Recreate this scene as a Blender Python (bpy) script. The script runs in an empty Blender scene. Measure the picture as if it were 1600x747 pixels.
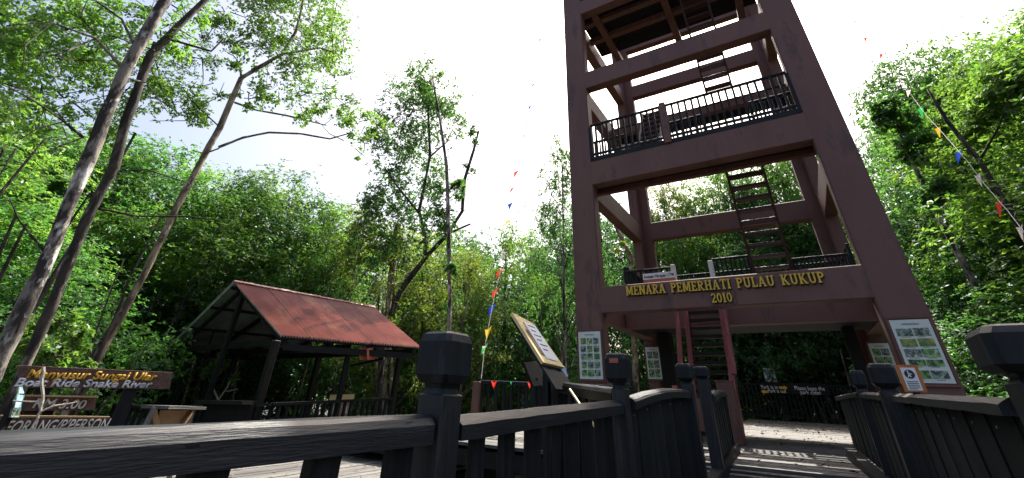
import bpy, bmesh, math, random
import numpy as np
from mathutils import Vector, Matrix
random.seed(7)
rng = np.random.default_rng(11)
sc = bpy.context.scene
COL = sc.collection

# ------------------------------------------------------------------ camera
H = 0.6            # camera height over the tower deck (deck is z = 0)
U = 8.0            # metres to the front face of the tower
FPX, YAW, PITCH, ROLL, CX, CY = 657.1483, -0.568, 0.5354, 0.0394, 800.0, 222.62
_f = Vector((math.sin(YAW)*math.cos(PITCH), math.cos(YAW)*math.cos(PITCH), math.sin(PITCH)))
_r0 = Vector((math.cos(YAW), -math.sin(YAW), 0)); _u0 = _r0.cross(_f)
_r = math.cos(ROLL)*_r0 + math.sin(ROLL)*_u0
_u = -math.sin(ROLL)*_r0 + math.cos(ROLL)*_u0
cd = bpy.data.cameras.new('camera'); cam = bpy.data.objects.new('camera', cd); COL.objects.link(cam)
m = Matrix((( _r.x,_u.x,-_f.x,0),( _r.y,_u.y,-_f.y,0),( _r.z,_u.z,-_f.z,H),(0,0,0,1)))
cam.matrix_world = m
cd.sensor_fit = 'HORIZONTAL'; cd.sensor_width = 36.0; cd.lens = 36.0*FPX/1600.0
cd.shift_x = 0.0; cd.shift_y = -(373.5-CY)/1600.0
cd.clip_start = 0.05; cd.clip_end = 3000
sc.camera = cam

# ------------------------------------------------------------------ light
SUN_EL, SUN_AZ = math.radians(54), math.radians(-6)      # azimuth from +Y towards +X
w = bpy.data.worlds.new('World'); sc.world = w; w.use_nodes = True
nt = w.node_tree; nt.nodes.clear()
sky = nt.nodes.new('ShaderNodeTexSky'); sky.sky_type = 'NISHITA'; sky.sun_disc = False
sky.sun_elevation = SUN_EL; sky.sun_rotation = SUN_AZ
sky.air_density = 1.0; sky.dust_density = 7.5; sky.ozone_density = 0.4
bg = nt.nodes.new('ShaderNodeBackground'); bg.inputs['Strength'].default_value = 0.15
ow = nt.nodes.new('ShaderNodeOutputWorld')
nt.links.new(sky.outputs[0], bg.inputs[0]); nt.links.new(bg.outputs[0], ow.inputs[0])
sd = bpy.data.lights.new('sun', 'SUN'); sd.energy = 5.0; sd.angle = math.radians(0.45); sd.color = (1, .95, .86)
sun = bpy.data.objects.new('sun', sd); COL.objects.link(sun)
sdir = Vector((math.sin(SUN_AZ)*math.cos(SUN_EL), math.cos(SUN_AZ)*math.cos(SUN_EL), math.sin(SUN_EL)))
sun.rotation_euler = sdir.to_track_quat('Z', 'Y').to_euler(); sun.location = sdir*60
vs = sc.view_settings; vs.view_transform = 'Standard'; vs.look = 'None'; vs.exposure = 0.92; vs.gamma = 1
sc.cycles.max_bounces = 8; sc.cycles.transparent_max_bounces = 8
sc.cycles.transmission_bounces = 4; sc.cycles.diffuse_bounces = 4

# ------------------------------------------------------------------ placing
def ray(px, py): return _f + _r*((px-CX)/FPX) - _u*((py-CY)/FPX)
def P3(px, py, d):                  # point seen at (px,py), at horizontal distance d
    v = ray(px, py); v = v*(d/math.hypot(v.x, v.y)); return Vector((v.x, v.y, v.z+H))
def PZ(px, py, z):                  # point seen at (px,py) on world height z
    v = ray(px, py); v = v*((z-H)/v.z); return Vector((v.x, v.y, z))
def PY(px, py, y):
    v = ray(px, py); v = v*(y/v.y); return Vector((v.x, y, v.z+H))
def pxm(p, n):                      # n pixels at point p, in metres
    return n*((Vector(p)-Vector((0,0,H))).dot(_f))/FPX
def T(x, y, z): return Vector((x*U, y*U, z*U+H))
def C(x, y, z): return Vector((x, y, z+H))

# ------------------------------------------------------------------ materials
def mat(name, base, rough=.6, base2=None, scale=6., stretch=(1,1,1), bump=.0, bscale=None, spec=.5, detail=5, contrast=.5, objrand=.0, third=None, tscale=1.5, metal=0., coords='Object', fac=(0.35,0.65)):
    m = bpy.data.materials.new(name); m.use_nodes = True; n = m.node_tree; N = n.nodes; L = n.links
    bs = N['Principled BSDF']; bs.inputs['Roughness'].default_value = rough; bs.inputs['Metallic'].default_value = metal
    bs.inputs['Specular IOR Level'].default_value = spec
    tc = N.new('ShaderNodeTexCoord'); mp = N.new('ShaderNodeMapping'); mp.inputs['Scale'].default_value = stretch
    oi = N.new('ShaderNodeObjectInfo'); ad = N.new('ShaderNodeVectorMath'); ad.operation = 'ADD'
    ml = N.new('ShaderNodeMath'); ml.operation = 'MULTIPLY'; ml.inputs[1].default_value = 37.
    L.new(oi.outputs['Random'], ml.inputs[0]); L.new(tc.outputs[coords], mp.inputs['Vector'])
    L.new(mp.outputs[0], ad.inputs[0]); L.new(ml.outputs[0], ad.inputs[1])
    nz = N.new('ShaderNodeTexNoise'); nz.inputs['Scale'].default_value = scale; nz.inputs['Detail'].default_value = detail
    nz.inputs['Roughness'].default_value = .62
    L.new(ad.outputs[0], nz.inputs['Vector'])
    if base2 is None: base2 = tuple(c*contrast for c in base)
    rp = N.new('ShaderNodeValToRGB'); rp.color_ramp.elements[0].position = fac[0]; rp.color_ramp.elements[1].position = fac[1]
    rp.color_ramp.elements[0].color = (*base2, 1); rp.color_ramp.elements[1].color = (*base, 1)
    L.new(nz.outputs[0], rp.inputs[0]); out = rp.outputs[0]
    if third is not None:
        n2 = N.new('ShaderNodeTexNoise'); n2.inputs['Scale'].default_value = tscale; n2.inputs['Detail'].default_value = 8; n2.inputs['Roughness'].default_value = .7
        L.new(ad.outputs[0], n2.inputs['Vector'])
        r2 = N.new('ShaderNodeValToRGB'); r2.color_ramp.elements[0].position = .55; r2.color_ramp.elements[1].position = .63
        L.new(n2.outputs[0], r2.inputs[0])
        mx = N.new('ShaderNodeMix'); mx.data_type = 'RGBA'; L.new(r2.outputs[0], mx.inputs[0]); L.new(out, mx.inputs[6]); mx.inputs[7].default_value = (*third, 1)
        out = mx.outputs[2]
    if objrand:
        hs = N.new('ShaderNodeHueSaturation'); mr = N.new('ShaderNodeMapRange')
        mr.inputs['To Min'].default_value = 1-objrand; mr.inputs['To Max'].default_value = 1+objrand
        L.new(oi.outputs['Random'], mr.inputs[0]); L.new(mr.outputs[0], hs.inputs['Value']); L.new(out, hs.inputs['Color']); out = hs.outputs[0]
    L.new(out, bs.inputs['Base Color'])
    if bump:
        bz = N.new('ShaderNodeTexNoise'); bz.inputs['Scale'].default_value = bscale or scale*3; bz.inputs['Detail'].default_value = 6
        L.new(ad.outputs[0], bz.inputs['Vector'])
        bp = N.new('ShaderNodeBump'); bp.inputs['Strength'].default_value = bump; bp.inputs['Distance'].default_value = .02
        L.new(bz.outputs[0], bp.inputs['Height']); L.new(bp.outputs[0], bs.inputs['Normal'])
    return m

def leafmat(name, c1, c2, trans=.45, tcol=None, gloss=.03):
    m = bpy.data.materials.new(name); m.use_nodes = True; n = m.node_tree; N = n.nodes; L = n.links; N.clear()
    g = N.new('ShaderNodeNewGeometry'); oi = N.new('ShaderNodeObjectInfo')
    rp = N.new('ShaderNodeValToRGB'); e = rp.color_ramp.elements
    e[0].position = 0; e[0].color = (*c1, 1); e[1].position = 1; e[1].color = (*c2, 1)
    L.new(g.outputs['Random Per Island'], rp.inputs[0])
    hs = N.new('ShaderNodeHueSaturation'); mr = N.new('ShaderNodeMapRange'); mr.inputs['To Min'].default_value = .75; mr.inputs['To Max'].default_value = 1.3
    L.new(oi.outputs['Random'], mr.inputs[0]); L.new(mr.outputs[0], hs.inputs['Value'])
    mh = N.new('ShaderNodeMapRange'); mh.inputs['To Min'].default_value = .492; mh.inputs['To Max'].default_value = .506
    L.new(oi.outputs['Random'], mh.inputs[0]); L.new(mh.outputs[0], hs.inputs['Hue']); L.new(rp.outputs[0], hs.inputs['Color'])
    df = N.new('ShaderNodeBsdfDiffuse'); L.new(hs.outputs[0], df.inputs[0])
    tr = N.new('ShaderNodeBsdfTranslucent')
    tm = N.new('ShaderNodeMix'); tm.data_type = 'RGBA'; tm.blend_type = 'MULTIPLY'; tm.inputs[0].default_value = 1.
    L.new(hs.outputs[0], tm.inputs[6]); tm.inputs[7].default_value = (*(tcol or (2.45, 2.7, 1.45)), 1); L.new(tm.outputs[2], tr.inputs[0])
    mx = N.new('ShaderNodeMixShader'); mx.inputs[0].default_value = trans; L.new(df.outputs[0], mx.inputs[1]); L.new(tr.outputs[0], mx.inputs[2])
    gl = N.new('ShaderNodeBsdfGlossy'); gl.inputs['Roughness'].default_value = .38; gl.inputs[0].default_value = (.8, .9, .9, 1)
    m2 = N.new('ShaderNodeMixShader'); m2.inputs[0].default_value = gloss; L.new(mx.outputs[0], m2.inputs[1]); L.new(gl.outputs[0], m2.inputs[2])
    o = N.new('ShaderNodeOutputMaterial'); L.new(m2.outputs[0], o.inputs[0]); return m

M = {}
M['plaster'] = mat('tower_plaster', (.178,.080,.062), .6, (.118,.055,.045), 1.3, (1,1,.3), bump=.35, bscale=7, third=(.090,.048,.043), tscale=2.6, fac=(.3,.7))
M['plaster_low'] = M['plaster']
M['black_wood'] = mat('black_painted_timber', (.011,.0145,.0175), .5, (.005,.006,.0075), 4.5, (1,12,12), bump=.2, bscale=14, third=(.018,.022,.026), tscale=2.2, objrand=.25, spec=.22)
M['old_wood'] = mat('weathered_black_timber', (.011,.014,.018), .45, (.005,.007,.010), 5, (1,12,12), bump=.16, bscale=16, third=(.024,.028,.033), tscale=1.3, objrand=.12, spec=.5)
M['head_wood'] = mat('black_post_head_timber', (.012,.017,.022), .45, (.006,.008,.010), 5, (6,6,1), bump=.12, bscale=6, third=(.022,.027,.032), tscale=2.5, spec=.25)
M['panel_wood'] = mat('dark_slate_boards', (.012,.0175,.0195), .6, (.006,.008,.0095), 4, (1,12,12), bump=.2, bscale=12, third=(.019,.024,.026), tscale=1.2, objrand=.4, spec=.18)
M['post_dark'] = mat('dark_stained_posts', (.012,.0115,.011), .65, (.006,.006,.006), 3, (1,7,7), bump=.2, objrand=.2, spec=.25)
M['deck'] = mat('weathered_deck_plank', (.15,.14,.128), .65, (.06,.058,.054), 2.5, (1,12,12), bump=.5, bscale=8, third=(.055,.052,.048), tscale=1.8, objrand=.4)
M['red_wood'] = mat('red_painted_timber', (.22,.045,.045), .5, (.13,.03,.03), 3, (1,8,8), bump=.4, third=(.32,.12,.12), tscale=3)
M['brown_wood'] = mat('reddish_brown_timber', (.16,.065,.045), .55, (.09,.04,.03), 3, (1,8,8), bump=.4, objrand=.2)
M['maroon'] = mat('maroon_ladder_wood', (.055,.020,.020), .5, (.03,.012,.012), 3, (1,8,8), bump=.3)
M['orange_wood'] = mat('orange_varnished_wood', (.55,.17,.03), .4, (.38,.11,.02), 3, (1,8,8), bump=.2)
M['pale_wood'] = mat('raw_pale_plywood', (.80,.62,.30), .6, (.70,.52,.24), 2, (1,6,6), bump=.15)
M['tan_wood'] = mat('tan_plywood', (.36,.22,.10), .6, (.26,.15,.07), 2, (1,6,6), bump=.15)
M['yellow'] = mat('golden_yellow_paint', (.72,.46,.03), .4, (.62,.38,.03), 8, bump=.1)
M['letter_back'] = mat('dark_letter_backing', (.02,.015,.012), .6, None, 6)
M['white'] = mat('white_paint', (.78,.78,.76), .5, (.62,.62,.60), 5, bump=.1)
M['cream_text'] = mat('cream_paint', (.86,.82,.70), .6, (.55,.51,.42), 9)
M['orange_text'] = mat('amber_paint', (.90,.50,.04), .6, (.62,.32,.03), 9)
M['grey_text'] = mat('pale_grey_paint', (.82,.84,.86), .6, (.48,.50,.52), 9)
M['board_brown'] = mat('brown_varnished_board', (.13,.062,.035), .5, (.06,.03,.02), 4, (1,9,9), bump=.4)
M['paper'] = mat('poster_paper', (.66,.70,.66), .35, (.58,.62,.58), 5)
M['paper_white'] = mat('white_notice_paper', (.80,.82,.84), .5, (.72,.74,.77), 5)
M['ink'] = mat('dark_ink', (.05,.055,.06), .6, (.02,.02,.02), 6)
M['photo_green'] = mat('printed_foliage_photo', (.20,.40,.10), .35, (.010,.035,.016), 16, detail=8, third=(.45,.56,.38), tscale=13, fac=(.42,.60))
M['photo_grey'] = mat('printed_grey_photo', (.26,.34,.27), .35, (.02,.035,.03), 20, detail=8, third=(.52,.58,.52), tscale=16, fac=(.42,.6))
M['photo_yellow'] = mat('printed_yellow_photo', (.45,.40,.08), .35, (.06,.16,.04), 8, detail=8, fac=(.45,.62))
M['photo_blue'] = mat('printed_blue_notice', (.16,.40,.62), .4, (.55,.68,.76), 40)
M['roof'] = mat('rusty_red_roof_sheet', (.46,.22,.175), .45, (.38,.165,.130), 1.6, bump=.05, third=(.47,.27,.19), tscale=.6, objrand=.10)
M['roof_under'] = mat('grey_roof_underside', (.42,.44,.44), .6, (.26,.28,.28), 3)
M['ridge'] = mat('pale_pink_ridge_cap', (.50,.30,.26), .5, (.30,.13,.10), 4, bump=.2)
M['red_sign'] = mat('dull_red_board', (.45,.12,.07), .5, (.35,.09,.05), 6)
M['crack'] = mat('open_crack_in_timber', (.002,.002,.002), .9, None, 5)
M['rope'] = mat('pale_rope', (.30,.30,.28), .7, None, 20)
M['bark_grey'] = mat('mottled_grey_bark', (.20,.175,.15), .85, (.025,.020,.016), 5.5, (1,1,.45), bump=1., bscale=16, third=(.62,.60,.56), tscale=5, fac=(.46,.54))
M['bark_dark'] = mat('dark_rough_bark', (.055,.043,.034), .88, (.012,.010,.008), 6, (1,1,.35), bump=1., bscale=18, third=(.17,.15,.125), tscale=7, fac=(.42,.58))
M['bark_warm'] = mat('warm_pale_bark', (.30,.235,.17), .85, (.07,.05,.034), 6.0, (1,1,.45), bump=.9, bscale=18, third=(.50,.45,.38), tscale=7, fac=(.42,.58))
M['mud'] = mat('swamp_mud', (.055,.045,.032), .5, (.018,.015,.012), .8, bump=.6, bscale=4, third=(.09,.085,.05), tscale=1.5)
M['twig'] = mat('bleached_twig', (.50,.44,.36), .7, (.35,.30,.24), 9)
M['leaf_a'] = leafmat('mangrove_leaves_mid', (.030,.085,.028), (.075,.150,.042), .5)
M['leaf_b'] = leafmat('mangrove_leaves_bright', (.052,.120,.030), (.130,.200,.044), .55)
M['leaf_c'] = leafmat('mangrove_leaves_dark', (.022,.066,.030), (.052,.112,.040), .5)
M['leaf_d'] = leafmat('leaves_yellowing', (.070,.115,.028), (.160,.180,.040), .5)
for nm, c in dict(red=(.75,.05,.03), blue=(.02,.07,.55), yellow_flag=(.85,.55,.02), green=(.03,.55,.10), white_flag=(.8,.72,.66)).items():
    mm = mat('pennant_'+nm, c, .5, tuple(k*.85 for k in c), 5)
    n = mm.node_tree; bs = n.nodes['Principled BSDF']; o = n.nodes['Material Output']
    tr = n.nodes.new('ShaderNodeBsdfTranslucent'); tr.inputs[0].default_value = (*[min(1, k*1.1) for k in c], 1)
    mx = n.nodes.new('ShaderNodeMixShader'); mx.inputs[0].default_value = .5
    n.links.new(bs.outputs[0], mx.inputs[1]); n.links.new(tr.outputs[0], mx.inputs[2]); n.links.new(mx.outputs[0], o.inputs[0])
    M[nm] = mm

# ------------------------------------------------------------------ object helpers
def link(o, parent=None):
    COL.objects.link(o)
    if parent is not None: o.parent = parent
    return o
def tag(o, label=None, cat=None, group=None, kind=None):
    if label: o['label'] = label
    if cat: o['category'] = cat
    if group: o['group'] = group
    if kind: o['kind'] = kind
    return o
def thing(name, label, cat, loc=(0,0,0), group=None):
    o = bpy.data.objects.new(name, None); o.empty_display_size = .2
    link(o); o.location = loc; return tag(o, label, cat, group)
def wloc(o):
    v = Vector((0,0,0))
    while o is not None: v += Vector(o.location); o = o.parent
    return v
def from_bm(name, bm, material, parent=None, smooth=False):
    """bm in world coordinates -> one object whose origin is its parent's (or its own base)"""
    me = bpy.data.meshes.new(name)
    off = wloc(parent) if parent is not None else Vector((0,0,0))
    if parent is None and len(bm.verts):
        xs = [v.co for v in bm.verts]
        off = Vector((sum(v.x for v in xs)/len(xs), sum(v.y for v in xs)/len(xs), min(v.z for v in xs)))
    bmesh.ops.translate(bm, verts=bm.verts, vec=-off)
    bm.normal_update(); bm.to_mesh(me); bm.free()
    if smooth:
        for p in me.polygons: p.use_smooth = True
    me.materials.append(material)
    o = bpy.data.objects.new(name, me); link(o, parent)
    if parent is None: o.location = off
    return o
_cache = {}
def frame(a, b, up=Vector((0,0,1)), roll=0.):
    x = (b-a).normalized(); y = up.cross(x)
    if y.length < 1e-4: y = Vector((0,1,0)).cross(x) if abs(x.y) < .9 else Vector((1,0,0)).cross(x)
    y.normalize(); z = x.cross(y)
    R = Matrix((x, y, z)).transposed()
    return R @ Matrix.Rotation(roll, 3, 'X') if roll else R
def boxmesh(L, w, h, key, bev, seg=1):
    k = (round(L,3), round(w,4), round(h,4), key, bev, seg)
    if k in _cache: return _cache[k]
    bm = bmesh.new(); bmesh.ops.create_cube(bm, size=1)
    for v in bm.verts: v.co = Vector((v.co.x*L, v.co.y*w, v.co.z*h))
    if bev: bmesh.ops.bevel(bm, geom=bm.edges[:], offset=bev, segments=seg, affect='EDGES', profile=.5)
    me = bpy.data.meshes.new('timber'); bm.to_mesh(me); bm.free(); me.materials.append(M[key]); _cache[k] = me
    return me
def beam(name, a, b, w, h, key, parent, up=Vector((0,0,1)), roll=0., bev=0., seg=1):
    """timber from a to b (world): w across, h along 'up'"""
    a = Vector(a); b = Vector(b)
    me = boxmesh((b-a).length, w, h, key, bev, seg)
    o = bpy.data.objects.new(name, me); link(o, parent)
    R = frame(a, b, up, roll).to_4x4()
    o.matrix_local = Matrix.Translation((a+b)/2 - (wloc(parent) if parent is not None else Vector((0,0,0)))) @ R
    return o
def box(name, x0, x1, y0, y1, z0, z1, key, parent, bev=0.):
    """axis-aligned box, long axis taken as the grain"""
    d = (x1-x0, y1-y0, z1-z0); i = max(range(3), key=lambda k: abs(d[k]))
    c = Vector(((x0+x1)/2, (y0+y1)/2, (z0+z1)/2))
    if i == 0: a, b, w_, h_ = c-Vector((d[0]/2,0,0)), c+Vector((d[0]/2,0,0)), d[1], d[2]
    elif i == 1: a, b, w_, h_ = c-Vector((0,d[1]/2,0)), c+Vector((0,d[1]/2,0)), d[0], d[2]
    else:
        a, b = c-Vector((0,0,d[2]/2)), c+Vector((0,0,d[2]/2)); return beam(name, a, b, d[0], d[1], key, parent, up=Vector((0,1,0)), bev=bev)
    return beam(name, a, b, abs(w_), abs(h_), key, parent, bev=bev)
def tube_bm(bm, pts, rads, n=8):
    rings = []
    for i, p in enumerate(pts):
        p = Vector(p); q0 = Vector(pts[max(i-1,0)]); q1 = Vector(pts[min(i+1,len(pts)-1)])
        d = (q1-q0).normalized(); a = d.orthogonal() if i == 0 else (rings_a - d*rings_a.dot(d))
        a.normalize(); rings_a = a; b = d.cross(a)
        rings.append([bm.verts.new(p + (a*math.cos(t)+b*math.sin(t))*rads[i]) for t in [2*math.pi*k/n for k in range(n)]])
    for i in range(len(rings)-1):
        for k in range(n): bm.faces.new((rings[i][k], rings[i][(k+1)%n], rings[i+1][(k+1)%n], rings[i+1][k]))
    bm.faces.new(rings[0][::-1]); bm.faces.new(rings[-1])
def wob(pts, rads, k=4, amp=.02):
    """subdivide a limb's path and make it uneven"""
    P, R = [], []
    for i in range(len(pts)-1):
        for j in range(k):
            t = j/k; P.append(Vector(pts[i]).lerp(Vector(pts[i+1]), t)+Vector((random.uniform(-amp,amp),random.uniform(-amp,amp),0))); R.append((rads[i]*(1-t)+rads[i+1]*t)*random.uniform(.9,1.12))
    P.append(Vector(pts[-1])); R.append(rads[-1]); return P, R
def flat(name, quad, key, parent, off=Vector((0,0,0)), thick=.006):
    """thin sheet with real thickness on four corners"""
    q = [Vector(p)+off for p in quad]; nrm = (q[1]-q[0]).cross(q[3]-q[0]).normalized()
    bm = bmesh.new(); A = [bm.verts.new(p) for p in q]; B = [bm.verts.new(p-nrm*thick) for p in q]
    bm.faces.new(A); bm.faces.new(B[::-1])
    for i in range(4): bm.faces.new((A[i], B[i], B[(i+1)%4], A[(i+1)%4]))
    return from_bm(name, bm, M[key], parent)
def text(name, s, parent, key, origin, xdir, ydir, size, width=None, extrude=.004, shear=0., bold=0., label=None):
    cu = bpy.data.curves.new(name, 'FONT'); cu.body = s; cu.size = 1; cu.extrude = 0; cu.shear = shear; cu.offset = bold; cu.resolution_u = 3
    t = bpy.data.objects.new('tmp_text', cu); COL.objects.link(t)
    dg = bpy.context.evaluated_depsgraph_get(); me = bpy.data.meshes.new_from_object(t.evaluated_get(dg)); bpy.data.objects.remove(t); bpy.data.curves.remove(cu)
    x = xdir.normalized(); y = ydir.normalized(); z = x.cross(y)
    xs = [v.co.x for v in me.vertices]; ys = [v.co.y for v in me.vertices]; x0 = min(xs); y0 = min(ys)
    sy = size/.73; sx = (width/(max(xs)-x0)) if width else sy
    bm = bmesh.new(); bm.from_mesh(me); bpy.data.meshes.remove(me)
    for v in bm.verts: v.co = origin + x*((v.co.x-x0)*sx) + y*(v.co.y*sy) + z*extrude
    r = bmesh.ops.extrude_face_region(bm, geom=bm.faces[:]); vv = [e for e in r['geom'] if isinstance(e, bmesh.types.BMVert)]
    bmesh.ops.translate(bm, verts=vv, vec=-z*extrude*.98); bmesh.ops.recalc_face_normals(bm, faces=bm.faces[:])
    o = from_bm(name, bm, M[key], parent)
    if label: o['label'] = label
    return o

# ------------------------------------------------------------------ ground
def struct(name, bm, key): return tag(from_bm(name, bm, M[key]), kind='structure')
bm = bmesh.new(); bmesh.ops.create_grid(bm, x_segments=60, y_segments=60, size=300)
for v in bm.verts:
    d = v.co.length; v.co.z = -1.9 + .15*math.sin(v.co.x*.7)*math.cos(v.co.y*.5)
struct('muddy_ground', bm, 'mud')

# ------------------------------------------------------------------ decks (planks are pieces of each deck)
def deck(name, x0, x1, y0, y1, z, along, pw=.14, gap=.012, kx=None, zf=None, maxn=300):
    bm = bmesh.new()
    r = bmesh.ops.create_cube(bm, size=1)
    zz = min(z, z if zf is None else min(zf(y0), zf(y1)))
    for v in bm.verts: v.co = Vector(((x0+x1)/2+v.co.x*(x1-x0-.1), (y0+y1)/2+v.co.y*(y1-y0-.1), (zf(y0 if v.co.y<0 else y1) if zf else z)-.17+v.co.z*.18))
    root = struct(name, bm, 'post_dark')
    n = 0; t = y0 if along == 'x' else x0; end = y1 if along == 'x' else x1
    while t+pw <= end+1e-6 and n < maxn:
        c = t+pw/2; j = random.uniform(-.003, .003)
        za = (zf(c) if zf else z)
        if along == 'x': a, b = Vector((x0, c, za-.02+j)), Vector((x1, c, za-.02+j))
        else: a, b = Vector((c, y0, z-.02+j)), Vector((c, y1, z-.02+j))
        beam('plank', a, b, pw, .036, 'deck', root); t += pw+gap; n += 1
    # piles
    for (x, y) in ((x0+.3,y0+.3),(x1-.3,y0+.3),(x0+.3,y1-.3),(x1-.3,y1-.3)):
        beam('pile', Vector((x,y,-2.2)), Vector((x,y,(zf(y) if zf else z)-.27)), .2, .2, 'post_dark', root)
    return root
ramp = lambda y: -.45 if y < 3.2 else (-.45 + .45*min(1, (y-3.2)/3.0))
deck('tower_deck', -2.3, 3.6, 6.2, 22.2, 0., 'x')
deck('boardwalk', -1.22, .62, -3.0, 6.18, 0., 'x', zf=ramp)
deck('side_deck', -7.4, -2.32, 5.6, 9.4, 0., 'x')
deck('pavilion_deck', -16, -4.6, 1.6, 12.2, -.36, 'y')

# ------------------------------------------------------------------ observation tower
tw = thing('observation_tower', 'tall purplish brown concrete observation tower with open floors, ladders and yellow lettering', 'tower', (0, 10, 0))
X0, X1, CW, LT = -.4373*U, (-.4373+.6399)*U, .0666*U, .27
YF, YB = U, 1.627*U
ZT = 1.52*U+H; ZB = -1.9
def lcol(cx, cy, sx, sy):
    """L-shaped corner column; (cx,cy) outer corner, sx,sy point inwards"""
    bm = bmesh.new()
    P = [(0,0),(CW,0),(CW,LT),(LT,LT),(LT,CW),(0,CW)]
    if sx*sy < 0: P = P[::-1]
    lo = [bm.verts.new((cx+sx*a, cy+sy*b, ZB)) for a, b in P]; hi = [bm.verts.new((cx+sx*a, cy+sy*b, ZT)) for a, b in P]
    bm.faces.new(lo[::-1]); bm.faces.new(hi)
    for i in range(6): bm.faces.new((lo[i], lo[(i+1)%6], hi[(i+1)%6], hi[i]))
    bmesh.ops.recalc_face_normals(bm, faces=bm.faces[:])
    bmesh.ops.bevel(bm, geom=[e for e in bm.edges if abs(e.verts[0].co.z-e.verts[1].co.z) > 1], offset=.018, segments=2, affect='EDGES')
    return from_bm('column', bm, M['plaster'], tw)
lcol(X0,YF,1,1); lcol(X1,YF,-1,1); lcol(X0,YB,1,-1); lcol(X1,YB,-1,-1)
Z = lambda z: z*U+H
levF = [(.1656,.2249),(.495,.5666),(.8273,.8911),(1.1572,1.222),(1.46,1.52)]
levB = [(.203,.262),(.5132,.5789),(.845,.905),(1.1798,1.245),(1.46,1.52)]
levS = [(.1656,.2249),(.502,.570),(.835,.897),(1.139,1.205),(1.46,1.52)]
e = .003
for (a, b) in levF: box('beam', X0+CW-.05, X1-CW+.05, YF+e, YF+LT-e, Z(a), Z(b), 'plaster', tw, .012)
for (a, b) in levB: box('beam', X0+CW-.05, X1-CW+.05, YB-LT+e, YB-e, Z(a), Z(b), 'plaster', tw, .012)
for i, (a, b) in enumerate(levS):
    for x in (X0+e, X1-LT+e): box('side_beam', x, x+LT-2*e, YF+CW-.05, YB-CW+.05, Z(a), Z(b), 'plaster', tw, .012)
XI0, XI1 = X0+LT+.01, X1-LT-.01
# inner joists and floors
box('joist', XI0, XI1, 1.27*U, 1.27*U+.2, Z(.165), Z(.205), 'plaster', tw)
n = 0; y = 1.27*U
while y < YB-LT-.12: box('floor_board', XI0, XI1, y, y+.15, Z(.212), Z(.212)+.04, 'post_dark', tw); y += .162
box('joist', XI0, XI1, 1.09*U-.12, 1.09*U, Z(.497), Z(.55), 'plaster', tw)
for k in range(2): box('soffit_board', XI0, XI1, YF+LT+.004+k*.155, YF+LT+.004+k*.155+.15, Z(.510), Z(.510)+.02, 'post_dark', tw)
for k in range(3): box('floor_board', XI0, XI1, YF+LT+.01+k*.145, YF+LT+.01+k*.145+.135, Z(.552), Z(.552)+.04, 'post_dark', tw)
y = 1.27*U+.21
while y < 1.46*U: box('soffit_board', XI0, XI1, y, y+.15, Z(.168), Z(.168)+.03, 'post_dark', tw); y += .155
for pa, pb in ((1031,1051),(1331,1351)):
    xa, xb = PY(pa,560,1.40*U).x, PY(pb,560,1.40*U).x; box('inner_post', xa, xb, 1.40*U, 1.40*U+.3, -1.9, Z(.168)-.01, 'post_dark', tw)
box('joist', XI0, XI1, 1.33*U, 1.33*U+.18, Z(.835), Z(.86), 'plaster', tw)
y = 1.33*U
while y < 1.44*U: box('floor_board', XI0, XI1, y, y+.15, Z(.862), Z(.862)+.04, 'post_dark', tw); y += .162
# upper platform: three long joists with cross joists and boards
zp = Z(1.157)
for x in (-.335*U, -.105*U, .112*U): box('joist', x-.09, x+.09, YF+LT+.01, 1.36*U, zp+.02, zp+.2, 'plaster', tw)
for yy in (1.075*U, 1.165*U):
    for xa, xb in ((XI0, -.335*U-.10), (-.335*U+.10, -.105*U-.10), (-.105*U+.10, .112*U-.10), (.112*U+.10, XI1)):
        box('cross_joist', xa, xb, yy-.08, yy+.08, zp+.04, zp+.2, 'plaster', tw)
y = YF+LT+.01
while y < 1.26*U: box('floor_board', XI0+.05, XI1-.05, y, y+.15, zp+.205, zp+.245, 'post_dark', tw); y += .16
def ladder(xa, xb, y0, z0, y1, z1, n, key='maroon', w_=.05, d_=.11, tread=.16, name='ladder'):
    root = bpy.data.objects.new(name, None); link(root, tw); root.location = Vector((xa, y0, z0))-wloc(tw)
    dy, dz = y1-y0, z1-z0; u = Vector((0,dy,dz)).normalized(); fwd = Vector((1,0,0)).cross(u)
    for x in (xa, xb): beam('ladder_rail', Vector((x,y0,z0)), Vector((x,y1,z1)), d_, w_, key, root, up=Vector((1,0,0)), bev=.004)
    for k in range(n):
        t = (k+.6)/n; y = y0+dy*t; z = z0+dz*t
        beam('tread', Vector((xa+w_/2, y, z)), Vector((xb-w_/2, y, z)), tread, .055, key if key!='red_wood' else 'post_dark', root, bev=.003)
    return root
ladder(-.049*U, .033*U, 1.285*U, Z(.222), 1.095*U, Z(.56), 13)
ladder(-.270*U, -.205*U, 1.10*U, Z(.57), 1.28*U, Z(.86), 10)
ladder(-.056*U, .021*U, 1.285*U, Z(.87), 1.075*U, Z(1.18), 11)
# ground stair with red stringers
st = ladder(-.222*U, -.140*U, 1.12*U, 0.02, 1.225*U, Z(.215), 15, 'red_wood', .085, .2, .2, 'stair')
for x in (-.222*U-.10, -.140*U+.10):
    beam('handrail', Vector((x, 1.10*U, .98)), Vector((x, 1.19*U, Z(.25))), .05, .09, 'red_wood', st, up=Vector((1,0,0)), bev=.005)
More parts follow.
